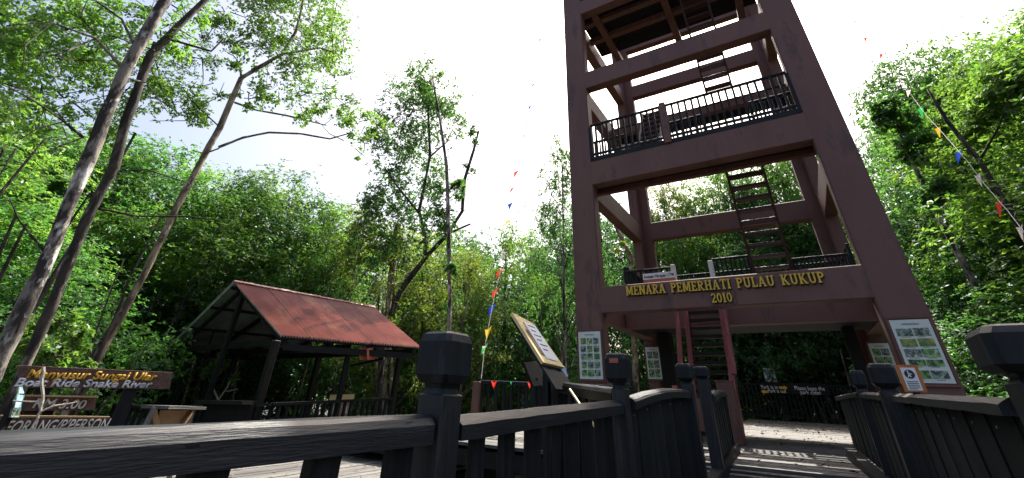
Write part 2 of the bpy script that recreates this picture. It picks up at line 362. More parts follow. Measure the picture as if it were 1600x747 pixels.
# balcony railing on the front beam of level two
def railing(parent, a, b, zlo, ztop, n, key, name='railing', post_every=0, bw=.032, base=False, rails=(.06,), top=.06):
    """a,b horizontal ends (Vector at z=0); balusters are parts of the railing group"""
    root = bpy.data.objects.new(name, None); link(root, parent); root.location = Vector((a.x, a.y, zlo))-wloc(parent)
    A = lambda t, z: Vector((a.x+(b.x-a.x)*t, a.y+(b.y-a.y)*t, z))
    beam('top_rail', A(0,ztop-.02), A(1,ztop-.02), top, .045, key, root, bev=.006)
    for r in rails: beam('bottom_rail', A(0,zlo+r), A(1,zlo+r), .045, .05, key, root, bev=.004)
    if base: beam('kick_board', A(0,zlo+.03), A(1,zlo+.03), .05, .11, key, root)
    for k in range(n+1):
        t = k/n
        if k in (0, n): beam('end_post', A(t,zlo), A(t,ztop-.05), .06, .06, key, root)
        else: beam('baluster', A(t,zlo+.03), A(t,ztop-.045), bw, bw, key, root, up=Vector((0,1,0)))
    return root
yr = YF+.06
rl = railing(tw, Vector((X0+CW+.02, yr-.035, 0)), Vector((X1-CW-.02, yr-.035, 0)), Z(.5666)+.01, Z(.688), 30, 'black_wood', rails=(.16,), base=True, bw=.042)
xm = -.158*U
beam('middle_post', Vector((xm, yr-.075, Z(.567))), Vector((xm, yr-.075, Z(.70)-.06)), .13, .07, 'plaster', rl, up=Vector((0,1,0)))
# back rows of railing behind the balcony
railing(tw, Vector((XI0, 1.085*U, 0)), Vector((-.29*U, 1.085*U, 0)), Z(.575), Z(.68), 7, 'black_wood', rails=(.1,.3))
railing(tw, Vector((-.18*U, 1.085*U, 0)), Vector((-.07*U, 1.085*U, 0)), Z(.575), Z(.68), 9, 'post_dark', rails=(.1,.3))
railing(tw, Vector((.045*U, 1.085*U, 0)), Vector((XI1, 1.085*U, 0)), Z(.575), Z(.68), 7, 'black_wood', rails=(.1,.3))

# level one railings
railing(tw, Vector((XI0, YB-LT-.06, 0)), Vector((XI1, YB-LT-.06, 0)), Z(.262), Z(.372), 34, 'black_wood')
for x in (XI0+.03, XI1-.03): railing(tw, Vector((x, 1.30*U, 0)), Vector((x, YB-LT-.1, 0)), Z(.23), Z(.345), 16, 'black_wood')
railing(tw, Vector((XI0+.1, 1.275*U, 0)), Vector((-.252*U, 1.275*U, 0)), Z(.23), Z(.325), 9, 'black_wood')
railing(tw, Vector((-.145*U, 1.275*U, 0)), Vector((-.055*U, 1.275*U, 0)), Z(.23), Z(.335), 8, 'black_wood')
railing(tw, Vector((.04*U, 1.275*U, 0)), Vector((XI1-.1, 1.275*U, 0)), Z(.23), Z(.315), 14, 'black_wood')
for x in (-.249*U, -.149*U): box('white_newel', x-.05, x+.05, 1.262*U, 1.262*U+.09, Z(.22), Z(.328), 'white', tw, .006)
# upper railing on level four front
railing(tw, Vector((X0+CW+.02, yr, 0)), Vector((X1-CW-.02, yr, 0)), Z(1.222)+.01, Z(1.34), 38, 'black_wood', base=True)

# slab serif lettering, one object per letter
def glyph(ch):
    """strokes as polylines in a 1-high box, plus serif bars; returns (list of quads), width"""
    W = .19; q = []
    def bar(x0, y0, x1, y1, w=W): 
        d = Vector((x1-x0, y1-y0)); n = Vector((-d.y, d.x)).normalized()*w/2
        q.append([(x0+n.x,y0+n.y),(x1+n.x,y1+n.y),(x1-n.x,y1-n.y),(x0-n.x,y0-n.y)])
    def ser(x, y, w=.34): q.append([(x-w/2,y-.055),(x+w/2,y-.055),(x+w/2,y+.055),(x-w/2,y+.055)])
    def stem(x, top=True, bot=True, w=.34):
        bar(x, 0, x, 1); 
        if top: ser(x, .945, w)
        if bot: ser(x, .055, w)
    def arc(cx, cy, rx, ry, a0, a1, n=8, w=.16):
        for k in range(n):
            t0 = math.radians(a0+(a1-a0)*k/n); t1 = math.radians(a0+(a1-a0)*(k+1)/n)
            o = [(cx+rx*math.cos(t), cy+ry*math.sin(t)) for t in (t0,t1)]; i = [(cx+(rx-w)*math.cos(t), cy+(ry-w*.8)*math.sin(t)) for t in (t1,t0)]
            q.append([o[0],o[1],i[0],i[1]])
    if ch == 'I': stem(.17); return q, .34
    if ch == 'L': stem(.17); q.append([(.1,0),(.62,0),(.62,.12),(.1,.12)]); q.append([(.52,0),(.62,0),(.62,.30),(.52,.24)]); return q, .62
    if ch == 'E':
        stem(.17); q.append([(.1,0),(.66,0),(.66,.12),(.1,.12)]); q.append([(.1,.88),(.64,.88),(.64,1),(.1,1)]); q.append([(.56,0),(.66,0),(.66,.28),(.56,.24)]); q.append([(.54,.76),(.64,.72),(.64,1),(.54,1)])
        q.append([(.2,.44),(.46,.44),(.46,.56),(.2,.56)]); q.append([(.42,.36),(.50,.36),(.50,.64),(.42,.64)]); return q, .66
    if ch == 'T': stem(.36, False); q.append([(.0,.88),(.72,.88),(.72,1),(.0,1)]); q.append([(0,.70),(.1,.76),(.1,1),(0,1)]); q.append([(.62,.76),(.72,.70),(.72,1),(.62,1)]); return q, .72
    if ch == 'M': stem(.15,w=.3); stem(.85,w=.3); bar(.2,.95,.5,.12,.17); bar(.8,.95,.5,.12,.17); return q, 1.
    if ch == 'N': stem(.15,True,True,.3); stem(.67,True,False,.3); bar(.17,.93,.65,.07,.18); return q, .82
    if ch == 'A': bar(.13,.05,.38,.97,.14); bar(.40,.97,.67,.05,.19); ser(.14,.055,.28); ser(.68,.055,.3); q.append([(.22,.26),(.58,.26),(.58,.37),(.22,.37)]); return q, .82
    if ch == 'H': stem(.17); stem(.65); q.append([(.2,.44),(.62,.44),(.62,.56),(.2,.56)]); return q, .82
    if ch == 'U': 
        for x in (.17,.63): q.append([(x-.085,.3),(x+.085,.3),(x+.085,1),(x-.085,1)]); ser(x,.945,.32)
        arc(.4,.32,.315,.32,180,360,10,.17); return q, .80
    if ch == 'P': stem(.17); arc(.3,.72,.38,.28,-90,90,8,.18); q.append([(.15,.88),(.32,.88),(.32,1),(.15,1)]); q.append([(.15,.44),(.32,.44),(.32,.56),(.15,.56)]); return q, .68
    if ch == 'R': q2, _ = glyph('P'); bar(.34,.48,.62,.06,.17); ser(.66,.055,.26); return q+q2, .78
    if ch == 'K': stem(.17); bar(.22,.42,.62,.93,.13); bar(.34,.56,.64,.06,.18); ser(.64,.945,.28); ser(.68,.055,.28); return q, .82
    if ch == '0': arc(.3,.5,.3,.5,0,360,18,.17); return q, .6
    if ch == '1': stem(.2, False); q.append([(.02,.80),(.2,.80),(.2,1),(.14,1)]); return q, .4
    if ch == '2': arc(.28,.70,.28,.30,-20,170,9,.16); bar(.46,.62,.12,.12,.15); q.append([(.03,0),(.58,0),(.58,.14),(.03,.14)]); q.append([(.48,0),(.58,0),(.58,.24),(.48,.24)]); return q, .58
    return q, .5
def lettering(s, a, b, h, parent, y0):
    """letters between world points a and b (baseline ends) on a plane of constant y"""
    adv = []; tot = 0
    for ch in s:
        wd = .62 if ch == ' ' else glyph(ch)[1]+.10
        adv.append((ch, tot)); tot += wd
    tot -= .10; sx = (b-a).length/tot; xd = (b-a).normalized(); zd = Vector((0,0,1))
    for ch, x in adv:
        if ch == ' ': continue
        for (key, dx, dz, d0, d1, nm) in (('letter_back', .012, -.014, 0, .022, 'letter_backing'), ('yellow', 0, 0, .022, .05, 'letter')):
            bm = bmesh.new()
            for i, quad in enumerate(glyph(ch)[0]):
                ee = i*.00025
                f = [a + xd*((x+px)*sx+dx) + zd*(py*h+dz) for px, py in quad]
                A = [bm.verts.new(Vector((p.x, y0-d1-ee, p.z))) for p in f]; B = [bm.verts.new(Vector((p.x, y0-d0+.001, p.z))) for p in f]
                bm.faces.new(A); bm.faces.new(B[::-1])
                for k in range(4): bm.faces.new((A[k], B[k], B[(k+1)%4], A[(k+1)%4]))
            bmesh.ops.recalc_face_normals(bm, faces=bm.faces[:])
            if nm == 'letter': o = from_bm(nm, bm, M[key], tw); last = o
            else: ob = from_bm(nm, bm, M[key], tw)
lettering('MENARA PEMERHATI PULAU KUKUP', Vector((-.307*U,YF,Z(.1995))), Vector((.074*U,YF,Z(.1965))), .0200*U, tw, YF)
lettering('2010', Vector((-.129*U,YF,Z(.1725))), Vector((-.090*U,YF,Z(.1722))), .0185*U, tw, YF)
box('number_board', -.092*U, -.083*U, YF-.012, YF, Z(.169), Z(.195), 'board_brown', tw)

# ------------------------------------------------------------------ photo posters on the columns
def poster(label, x0, x1, z0, z1, y, cols, rows, keys, gap_rows=(), group=None, tilt=0., head=.08):
    t = thing('poster_board', label, 'poster', (( x0+x1)/2, y, z0), group)
    Wd, Hd = x1-x0, z1-z0
    box('backing', x0, x1, y-.03, y-.004, z0, z1, 'brown_wood', t)
    box('paper', x0+.02, x1-.02, y-.036, y-.030, z0+.02, z1-.02, 'paper', t)
    for (a,b,c,d) in ((x0-.012,x1+.012,z1-.004,z1+.018),(x0-.012,x1+.012,z0-.018,z0+.004)): box('frame', a, b, y-.045, y-.005, c, d, 'brown_wood', t)
    for xa in (x0-.012, x1-.010): box('frame', xa, xa+.022, y-.044, y-.006, z0, z1, 'brown_wood', t)
    ix0, ix1 = x0+.05, x1-.05; iz1 = z1-.05-head*Hd; iz0 = z0+.05
    ch = (iz1-iz0)/rows; cw = (ix1-ix0)/cols
    for r in range(rows):
        for c in range(cols):
            k = keys[(r*cols+c) % len(keys)]
            za = iz1-(r+1)*ch+.012+(.02 if r in gap_rows else 0); zb = iz1-r*ch-.012
            ja, jb = random.uniform(.004,.018)*cols/2, random.uniform(.004,.018)*cols/2
            box('printed_photo', ix0+c*cw+ja*.6, ix0+(c+1)*cw-jb*.6, y-.040, y-.036, za+random.uniform(0,.008), zb-random.uniform(0,.006), k, t)
            box('caption', ix0+c*cw+cw*.2, ix0+(c+1)*cw-cw*random.uniform(.2,.45), y-.0375, y-.036, za-.010, za-.005, 'ink', t)
    text('heading_text', 'TUMBUHAN BAKAU', t, 'ink', Vector((x0+Wd*.3, y-.0365, z1-.05-head*Hd*.55)), Vector((1,0,0)), Vector((0,0,1)), .022, Wd*.4, .002)
    return t
gk = ['photo_green','photo_grey','photo_green','photo_yellow','photo_green','photo_grey','photo_grey','photo_green']
poster('tall poster of plant photos on the tower\'s front left column', T(-.4335,0,0).x, T(-.3745,0,0).x, Z(.028), Z(.129), YF, 3, 5, ['photo_yellow','photo_green','photo_grey','photo_grey','photo_green','photo_green','photo_grey','photo_green'])
poster('largest poster of plant photos on the tower\'s front right column', T(.141,0,0).x, T(.198,0,0).x, Z(.032), Z(.130), YF, 2, 5, ['photo_grey','photo_grey','photo_yellow','photo_yellow','photo_grey','photo_green','photo_green','photo_green','photo_green','photo_grey'], (3,))
yb = YB-CW
poster('narrow poster with dark and green photos on the tower\'s rear left column', 1.558*-.281*U, 1.558*-.249*U, Z(.049), Z(.146), yb, 2, 3, ['photo_grey','photo_grey','photo_green','photo_grey','photo_green','photo_green'], (0,))
poster('smaller poster half hidden by a post cap on the tower\'s rear right column', 1.558*.102*U, 1.558*.133*U, Z(.049), Z(.147), yb, 2, 4, ['photo_green','photo_grey','photo_green','photo_green'])
# small red and white sign on level one
t = thing('warning_sign', 'small red and white sign behind the lettered beam at the first floor', 'sign', Vector((-.24*U, 1.05*U, Z(.226))))
box('red_panel', -.279*U, -.205*U, 1.05*U, 1.05*U+.02, Z(.2249)-.02, Z(.243), 'red_sign', t); box('white_panel', -.279*U, -.205*U, 1.05*U-.004, 1.05*U+.02, Z(.243), Z(.257), 'white', t)
text('sign_text', 'Awasan Harapan UTM', t, 'ink', Vector((-.277*U, 1.05*U-.0045, Z(.2460))), Vector((1,0,0)), Vector((0,0,1)), .065, .56, .003, bold=.02)
box('prop', -.245*U, -.235*U, 1.05*U+.021, 1.05*U+.08, Z(.2249)-.1, Z(.245), 'post_dark', t)

# ------------------------------------------------------------------ boardwalk fences
def post(parent, x, y, zb, zn, w=.13, hw=.165, hh=.19, neck=.035, key='old_wood', name='newel_post'):
    """square post to zn, narrow neck, chamfered block head as sub-part"""
    p = beam(name, Vector((x,y,zb)), Vector((x,y,zn)), w, w, key, parent, up=Vector((0,1,0)), bev=.006)
    bm = bmesh.new(); 
    prof = [(w*.44,zn-.002),(w*.40,zn+neck*.5),(w*.44,zn+neck),(hw*.40,zn+neck+.001),(hw*.5,zn+neck+hh*.16),(hw*.5,zn+neck+hh*.80),(hw*.44,zn+neck+hh*.95),(hw*.37,zn+neck+hh)]
    rings = []
    for s, z in prof:
        c = s*(.80 if s > hw*.45 else .78)
        rings.append([bm.verts.new((x+a, y+b, z)) for a, b in ((-c,-s),(c,-s),(s,-c),(s,c),(c,s),(-c,s),(-s,c),(-s,-c))])
    for i in range(len(rings)-1):
        for k in range(8): bm.faces.new((rings[i][k], rings[i][(k+1)%8], rings[i+1][(k+1)%8], rings[i+1][k]))
    bm.faces.new(rings[0][::-1]); bm.faces.new(rings[-1])
    bmesh.ops.bevel(bm, geom=[e for e in bm.edges if e.calc_face_angle(0) > .4], offset=.006, segments=2, affect='EDGES')
    me = bpy.data.meshes.new('post_head'); off = Vector((x,y,zn)); bmesh.ops.translate(bm, verts=bm.verts, vec=-off); bm.to_mesh(me); bm.free(); me.materials.append(M['head_wood'])
    o = bpy.data.objects.new('post_head', me); link(o, parent); o.location = off-wloc(parent); 
    return p
def handrail(parent, pts, w=.12, h=.085, key='old_wood', round_=.03, name='top_rail'):
    """moulded rail swept along pts (top-centre line)"""
    prof = [(-w/2,-h),(-w/2,-h*.35),(-w/2+round_*.4,-round_*.35),(-w/2+round_,0),(w/2-round_,0),(w/2-round_*.4,-round_*.35),(w/2,-h*.35),(w/2,-h)]
    bm = bmesh.new(); rings = []
    for i, p in enumerate(pts):
        d = Vector(pts[min(i+1,len(pts)-1)])-Vector(pts[max(i-1,0)]); d.z = 0; d.normalize(); s = Vector((d.y,-d.x,0))
        rings.append([bm.verts.new(Vector(p)+s*a+Vector((0,0,b+random.uniform(-.0015,.0015)))) for a, b in prof])
    n = len(prof)
    for i in range(len(rings)-1):
        for k in range(n): bm.faces.new((rings[i][k], rings[i][(k+1)%n], rings[i+1][(k+1)%n], rings[i+1][k]))
    bm.faces.new(rings[0]); bm.faces.new(rings[-1][::-1]); bmesh.ops.recalc_face_normals(bm, faces=bm.faces[:])
    R = frame(Vector(pts[0]), Vector(pts[-1])); c = Vector(pts[0])
    for v in bm.verts: v.co = R.transposed() @ (v.co-c)
    me = bpy.data.meshes.new(name); bm.normal_update(); bm.to_mesh(me); bm.free(); me.materials.append(M[key])
    o = bpy.data.objects.new(name, me); link(o, parent); o.matrix_local = Matrix.Translation(c-wloc(parent)) @ R.to_4x4()
    return o
def lerpn(a, b, n, arch=0.):
    return [Vector(a).lerp(Vector(b), k/n)+Vector((0,0,arch*math.sin(math.pi*k/n))) for k in range(n+1)]
def boards(parent, pts, y_list, zb, w, th=.022, key='panel_wood', name='board'):
    pass
def panel(parent, a, b, zba, zbb, arch=0., pitch=.12, gap=-.012, key='panel_wood', th=.022, side=.0, lowrail=True, rail_h=.07, rail_w=.12, rail_key='old_wood', name='board'):
    """rail from a to b with vertical boards down to zba..zbb"""
    L = (Vector(b)-Vector(a)).length; pts = lerpn(a, b, max(2,int(L/.12)), arch)
    handrail(parent, pts, rail_w, rail_h, rail_key)
    d = (Vector(b)-Vector(a)); d.z = 0; d.normalize(); s = Vector((d.y,-d.x,0))
    n = max(1, int(round(L/pitch))); step = L/n
    for k in range(n):
        t = (k+.5)/n; p = Vector(a).lerp(Vector(b), t); top = p.z+arch*math.sin(math.pi*t)-rail_h+.006; bot = zba+(zbb-zba)*t
        q = p+s*(side+random.uniform(-.002,.002)+(.006 if k%2 else 0))
        beam(name, Vector((q.x,q.y,bot)), Vector((q.x,q.y,top)), th, step-gap, key, parent, up=d, bev=.002, roll=0)
        if k % 2 == 0:
            for zz in (top-.05, bot+.10): beam('nail', Vector((q.x,q.y,zz))+s*(th/2-.001)*(1 if side < .01 else -1), Vector((q.x,q.y,zz))+s*(th/2+.002)*(1 if side < .01 else -1), .008, .008, 'white' if False else 'roof_under', parent)
    if lowrail:
        A = Vector(a)+s*(side-.035); B = Vector(b)+s*(side-.035); A.z = zba+.05; B.z = zbb+.05
        beam('bottom_rail', A, B, .045, .07, rail_key, parent, bev=.006)

lf = thing('boardwalk_fence', 'black open-slat timber fence with the biggest post, across the left foreground', 'fence', (-1.27, 1.5, -.5))
Q1 = (-1.252, 1.512)
# near run, rail only with a few wide planks under it
handrail(lf, lerpn(C(-1.262,-.9,-.103), C(-1.262,1.44,-.083), 16), .115, .088)
for y in (-.4, .12, .69, 1.02, 1.33): beam('plank', C(-1.262,y,-1.05), C(-1.262,y,-.168), .05, .10, 'black_wood', lf, up=Vector((0,1,0)), bev=.004)
for (y, z, l, h) in ((.615,-.129,.030,.006),(.66,-.139,.05,.002),(.95,-.137,.05,.002),(1.17,-.120,.05,.002),(1.30,-.102,.03,.002)):
    beam('crack', C(-1.2045,y-l/2,z), C(-1.2045,y+l/2,z+.001), .001, h, 'crack', lf)
beam('lower_rail', C(-1.30,-.9,-.55), C(-1.30,1.44,-.5), .05, .09, 'black_wood', lf, bev=.006)
post(lf, Q1[0], Q1[1], -.7, C(0,0,.020).z-.035, .125, .172, .185)
# second run to P2
handrail(lf, lerpn(C(-1.232,1.575,-.088), C(-1.168,3.30,-.022), 16), .105, .080, round_=.045)
ys = [(1.691,1.817),(1.898,2.053),(2.113,2.288),(2.33,2.486),(2.526,2.712),(2.749,2.912),(2.95,3.06),(3.09,3.22)]
for a, b in ys:
    y = (a+b)/2; t = (y-1.575)/1.72; zt = -.088+.066*t-.074; x = -1.232+.064*t
    beam('slat', C(x-.01,y,-1.05), C(x-.01,y,zt), .035, (b-a)*.66, 'black_wood', lf, up=Vector((0,1,0)), bev=.004)
beam('bottom_rail', C(-1.26,1.58,-.93), C(-1.2,3.30,-.88), .05, .08, 'black_wood', lf, bev=.006)
Q2 = (-1.15, 3.36); post(lf, Q2[0], Q2[1], -.6, C(0,0,.05).z, .10, .155, .19, .03, key='old_wood')
# light patch plate on the head
box('name_plate', Q2[0]-.035, Q2[0]+.03, Q2[1]-.085, Q2[1]-.078, C(0,0,.205).z, C(0,0,.235).z, 'red_sign', lf)

mf = thing('ramp_fence', 'closed dark board fence with an arched rail between two round-topped posts left of the ramp', 'fence', (-1.1, 4.2, -.4))
panel(mf, C(-1.135,3.44,-.006), C(-1.03,4.84,.078), -.42, -.02, .028, pitch=.14)
Q3 = (-1.01, 4.92); post(mf, Q3[0], Q3[1], -.3, C(0,0,.13).z, .10, .15, .15, .02)
box('name_plate', Q3[0]-.14, Q3[0]-.09, Q3[1]-.02, Q3[1]+.02, C(0,0,.02).z, C(0,0,.11).z, 'red_sign', mf)

nf = thing('stair_fence', 'short arched dark board fence beside the red stair foot', 'fence', (-1.0, 6.6, 0))
Q4 = (-.955, 5.50); post(nf, Q4[0], Q4[1], -.2, C(0,0,.185).z, .11, .14, .11, .015)
panel(nf, C(-.93,5.58,.055), C(-1.07,7.45,.105), C(0,0,-.5).z, C(0,0,-.52).z, .03, pitch=.16)
beam('end_post', Vector((-1.08,7.5,0)), C(-1.08,7.5,.09), .09, .09, 'old_wood', nf, bev=.005)
beam('kerb_beam', C(-.93,4.9,-.66), C(-1.06,7.6,-.56), .12, .14, 'black_wood', nf, bev=.01)

nb = thing('stair_newel', 'stout reddish brown post at the foot of the red stair', 'post', (-1.18, 8.9, 0))
beam('post', Vector((-1.20,8.80,0)), Vector((-1.20,8.80,C(0,0,.27).z)), .26, .10, 'brown_wood', nb, up=Vector((0,1,0)), bev=.008)
beam('cap', C(-1.20,8.80,.272), C(-1.20,8.80,.29), .28, .12, 'red_wood', nb, up=Vector((0,1,0)))

rf = thing('right_fence', 'closed slate black board fence along the right foreground', 'fence', (.48, 3, -.4))
R1 = (.57, 1.95)
post(rf, R1[0], R1[1], -.7, C(0,0,.075).z, .14, .21, .125, .02)
panel(rf, C(.50,4.26,.083), C(.515,2.05,.036), -.12, -.45, 0., pitch=.15, lowrail=True, side=-.03, rail_w=.08, rail_h=.048)
R2 = (.475, 4.36); post(rf, R2[0], R2[1], -.3, C(0,0,.10).z, .11, .155, .15, .02)
panel(rf, C(.445,5.94,.118), C(.465,4.44,.088), -.02+.02, -.12, 0., pitch=.15, side=-.02, rail_w=.08, rail_h=.05)
R3 = (.445, 6.02); post(rf, R3[0], R3[1], -.1, C(0,0,.15).z, .09, .125, .15, .01)
panel(rf, C(.30,8.0,.105), C(.432,6.10,.128), .14, .05, .0, pitch=.16, side=-.02, rail_w=.08, rail_h=.05)
beam('kerb_beam', C(.47,3.9,-.68), C(.26,8.1,-.55), .12, .14, 'black_wood', rf, bev=.01)
beam('side_rail', C(.60,1.9,-.03), C(.75,1.2,-.05), .07, .09, 'old_wood', rf, bev=.01)

ef = thing('corner_fence', 'dark sloping rail fence running from the middle post back towards the lectern', 'fence', (-1.8, 4, -.3))
handrail(ef, lerpn(C(-1.20,3.44,.052), C(-2.50,4.95,.130), 14), .10, .10, 'black_wood')
for k in range(9):
    p = C(-1.28,3.53,-.05).lerp(C(-2.42,4.86,.03), k/8); beam('slat', Vector((p.x,p.y,-.25)), p, .03, .10, 'black_wood', ef, up=Vector((.65,-.75,0)))
beam('end_post', Vector((-2.55,5.0,-.2)), C(-2.55,5.0,.16), .10, .10, 'black_wood', ef)

# far-left railing with pennants lying on it
ff = thing('side_deck_railing', 'slim black railing with reddish end post on the deck left of the tower', 'railing', (-4.6, 6.6, 0))
a, b = Vector((-4.60,6.55,0)), Vector((-2.45,7.85,0))
railing(ff, a, b, .08, C(0,0,.145).z, 20, 'black_wood', bw=.04)
beam('corner_post', Vector((-4.64,6.53,-.5)), C(-4.64,6.53,.13), .13, .13, 'brown_wood', ff, bev=.005)
beam('corner_post', Vector((-3.05,7.40,-.2)), C(-3.05,7.40,.10), .12, .12, 'brown_wood', ff, bev=.005)
for k in range(4):
    p = C(-1.9+.21*k,7.9,.02); beam('red_stub', Vector((p.x,p.y,.2)), p, .12, .05, 'brown_wood', ff)

# far railing behind the tower, with painted words
fr = thing('far_railing', 'long black railing across the far end of the tower deck, behind the stair', 'railing', (-.6, 21.6, 0))
for xa, xb in ((-3.6,-.9),(-.9,1.75),(1.75,3.4)):
    railing(fr, Vector((xa,21.6,0)), Vector((xb-.02,21.6,0)), .05, 1.22, 18, 'black_wood', bw=.05, rails=(.1,))
sb = thing('white_lettered_board', 'dark board with white words and orange arrows fixed on the far railing', 'sign', (-.6,21.5,.9))
box('board', -1.66, .62, 21.5, 21.53, C(0,0,.30).z, C(0,0,.66).z, 'post_dark', sb)
X = Vector((1,0,0)); ZZ = Vector((0,0,1))
def pt21(px, py): return PY(px, py, 21.497)
text('sign_text', 'Park is in', sb, 'white', pt21(1190,607.5), X, ZZ, .13, 1.0*abs(pt21(1216,607).x-pt21(1190,607).x), .004, bold=.01)
text('sign_text', 'Park is out', sb, 'white', pt21(1201,613.5), X, ZZ, .13, abs(pt21(1229,613).x-pt21(1201,613).x), .004, bold=.01)
text('sign_text', 'Please keep the', sb, 'white', pt21(1242,609.5), X, ZZ, .14, abs(pt21(1289,609).x-pt21(1242,609).x), .004, bold=.01)
text('sign_text', 'park clean', sb, 'white', pt21(1251,616), X, ZZ, .14, abs(pt21(1283,616).x-pt21(1251,616).x), .004, bold=.01)
def arrow(c, L, h, sgn, key, parent):
    bm = bmesh.new(); P = [(-L/2,-h*.3),(L*.1,-h*.3),(L*.1,-h*.6),(L/2,0),(L*.1,h*.6),(L*.1,h*.3),(-L/2,h*.3)]
    A = [bm.verts.new((c.x+sgn*a, c.y-.004, c.z+b)) for a, b in P]; B = [bm.verts.new((c.x+sgn*a, c.y, c.z+b)) for a, b in P]
    bm.faces.new(A); bm.faces.new(B[::-1])
    for k in range(7): bm.faces.new((A[k],B[k],B[(k+1)%7],A[(k+1)%7]))
    bmesh.ops.recalc_face_normals(bm, faces=bm.faces[:]); return from_bm('arrow', bm, M[key], parent)
arrow(pt21(1224,606), .28, .14, 1, 'orange_text', sb); arrow(pt21(1195,612), .26, .14, -1, 'orange_text', sb)
bp_ = PY(1203,586,20.5)
t = thing('notice', 'small blue and white notice on a thin stake beyond the far railing', 'sign', (bp_.x, 21.8, 0))
c = PY(1203,586,23); c = PY(1203,586,21.8); box('sheet', c.x-.2, c.x+.2, 21.78, 21.8, c.z-.24, c.z+.24, 'white', t); box('print', c.x-.15, c.x+.15, 21.772, 21.78, c.z-.16, c.z+.17, 'photo_blue', t)
beam('stake', Vector((c.x,21.83,-.2)), Vector((c.x,21.83,c.z)), .05, .05, 'post_dark', t)

# orange framed notice on the right fence
t = thing('orange_notice', 'orange framed no-litter notice standing on the right fence rail', 'sign', C(.515,3.57,.08))
ox0, ox1, oz0, oz1, oy = .462, .562, .078, .215, 3.56
box('board', ox0, ox1, oy, oy+.012, C(0,0,oz0).z, C(0,0,oz1).z, 'orange_wood', t)
box('paper', ox0+.017, ox1-.017, oy-.002, oy, C(0,0,oz0+.008).z, C(0,0,oz1-.015).z, 'paper_white', t)
def disc(c, r, key, parent, name, d=.002, n=24):
    bm = bmesh.new(); A = [bm.verts.new((c.x+r*math.cos(t), c.y-d, c.z+r*math.sin(t))) for t in [2*math.pi*k/n for k in range(n)]]; B = [bm.verts.new((v.co.x, c.y, v.co.z)) for v in A]
    bm.faces.new(A); bm.faces.new(B[::-1])
    for k in range(n): bm.faces.new((A[k],B[k],B[(k+1)%n],A[(k+1)%n]))
    bmesh.ops.recalc_face_normals(bm, faces=bm.faces[:]); return from_bm(name, bm, M[key], parent)
cc = C(.512, oy-.002, .167); disc(cc, .023, 'ink', t, 'round_symbol')
for (xa,za,xb,zb) in ((-.006,.010,-.004,-.002),(-.004,-.002,-.010,-.015),(-.004,-.002,.003,-.014),(-.005,.006,.008,-.001)):
    beam('figure', cc+Vector((xa,-.003,za)), cc+Vector((xb,-.003,zb)), .002, .005, 'paper_white', t)
disc(cc+Vector((-.005,-.002,.015)), .004, 'paper_white', t, 'figure_head', .002, 10)
for k in range(5): box('text_line', .487, .537-(.012 if k==4 else 0), oy-.0035, oy-.002, C(0,0,.128-.009*k).z, C(0,0,.1312-.009*k).z, 'ink', t)
beam('prop', C(.512,oy+.014,.02), C(.512,oy+.014,.16), .03, .02, 'post_dark', t)

# ------------------------------------------------------------------ lectern boards by the side deck
def lec(label, TL, BL, BR, TR, key, paper=True, name='info_lectern', foot=-.3):
    c = (TL+BL+BR+TR)/4
    t = thing(name, label, 'sign', (c.x, c.y, foot))
    flat('board', (BL,BR,TR,TL), key, t, thick=.03)
    n = (BR-BL).cross(TL-BL).normalized()
    if paper:
        def q(u, v, o=.004): return BL+(BR-BL)*u+(TL-BL)*v+n*o
        flat('paper', (q(.30,.10),q(.86,.10),q(.86,.86),q(.30,.86)), 'paper_white', t, thick=.003)
        flat('slat', (q(.14,.16),q(.29,.16),q(.29,.66),q(.14,.66)), 'brown_wood', t, thick=.003)  # thin brown strip standing in for a shadow beside the paper, no real slat
        for k in range(6):
            v = .78-.1*k; flat('text_line', (q(.42,v,.006),q(.74-.1*(k%2),v,.006),q(.74-.1*(k%2),v+.022,.006),q(.42,v+.022,.006)), 'ink', t, thick=.0015)
    for u in (.3,.75):
        p = BL.lerp(BR,u)-n*.05; beam('leg', Vector((p.x,p.y,foot)), p, .06, .06, 'black_wood', t)
    beam('batten', BL.lerp(BR,.5)-n*.055, TL.lerp(TR,.5)-n*.055, .08, .05, 'black_wood', t, up=n)
    # deep black frame behind the board
    sh = (BL-TL).normalized()*.26
    flat('back_panel', (BL-n*.032+sh,BR-n*.032+sh,TR-n*.032+sh*.2,TL-n*.032+sh*.2), 'black_wood', t, thick=.02)
    return t
a0 = PY(800,488,4.15); a1 = PY(849,566,4.15); b1 = PY(882,574,4.72); b0 = PY(833,505,4.72)
lec('large pale plywood lectern board with a white text sheet, tilted steeply left of the tower', a0, a1, b1, b0, 'pale_wood')
def slab(label, px, d, foot=-.1):
    t = thing('lectern_back', label, 'sign', tuple(P3(px[0][0],px[0][1],d)-Vector((0,0,.8))))
    q = [P3(x,y,d+dd) for x,y,dd in px]; flat('board', q, 'post_dark', t, thick=.03)
    c = (q[0]+q[1]+q[2]+q[3])/4; beam('leg', Vector((c.x,c.y,foot)), c-Vector((0,0,.05)), .07, .07, 'black_wood', t); return t
slab('dark lectern seen from behind, leaning left of the plywood board', [(834,604,0),(851,600,.5),(835,565,.5),(819,566,0)], 5.6)
slab('second dark lectern close against the first, left of the plywood board', [(846,603,0),(860,600,.5),(842,563,.5),(829,566,0)], 6.2)
t = thing('small_lectern', 'small lectern with a bluish picture peeping out under the plywood board', 'sign', tuple(P3(878,600,6)-Vector((0,0,.6))))
q = [P3(876,592,6),P3(888,588,6.3),P3(882,572,6.3),P3(869,572,6)]; flat('board', q, 'photo_blue', t, thick=.02)
c = sum(q, Vector())/4; beam('leg', Vector((c.x,c.y,0)), c-Vector((0,0,.03)), .05, .05, 'black_wood', t)
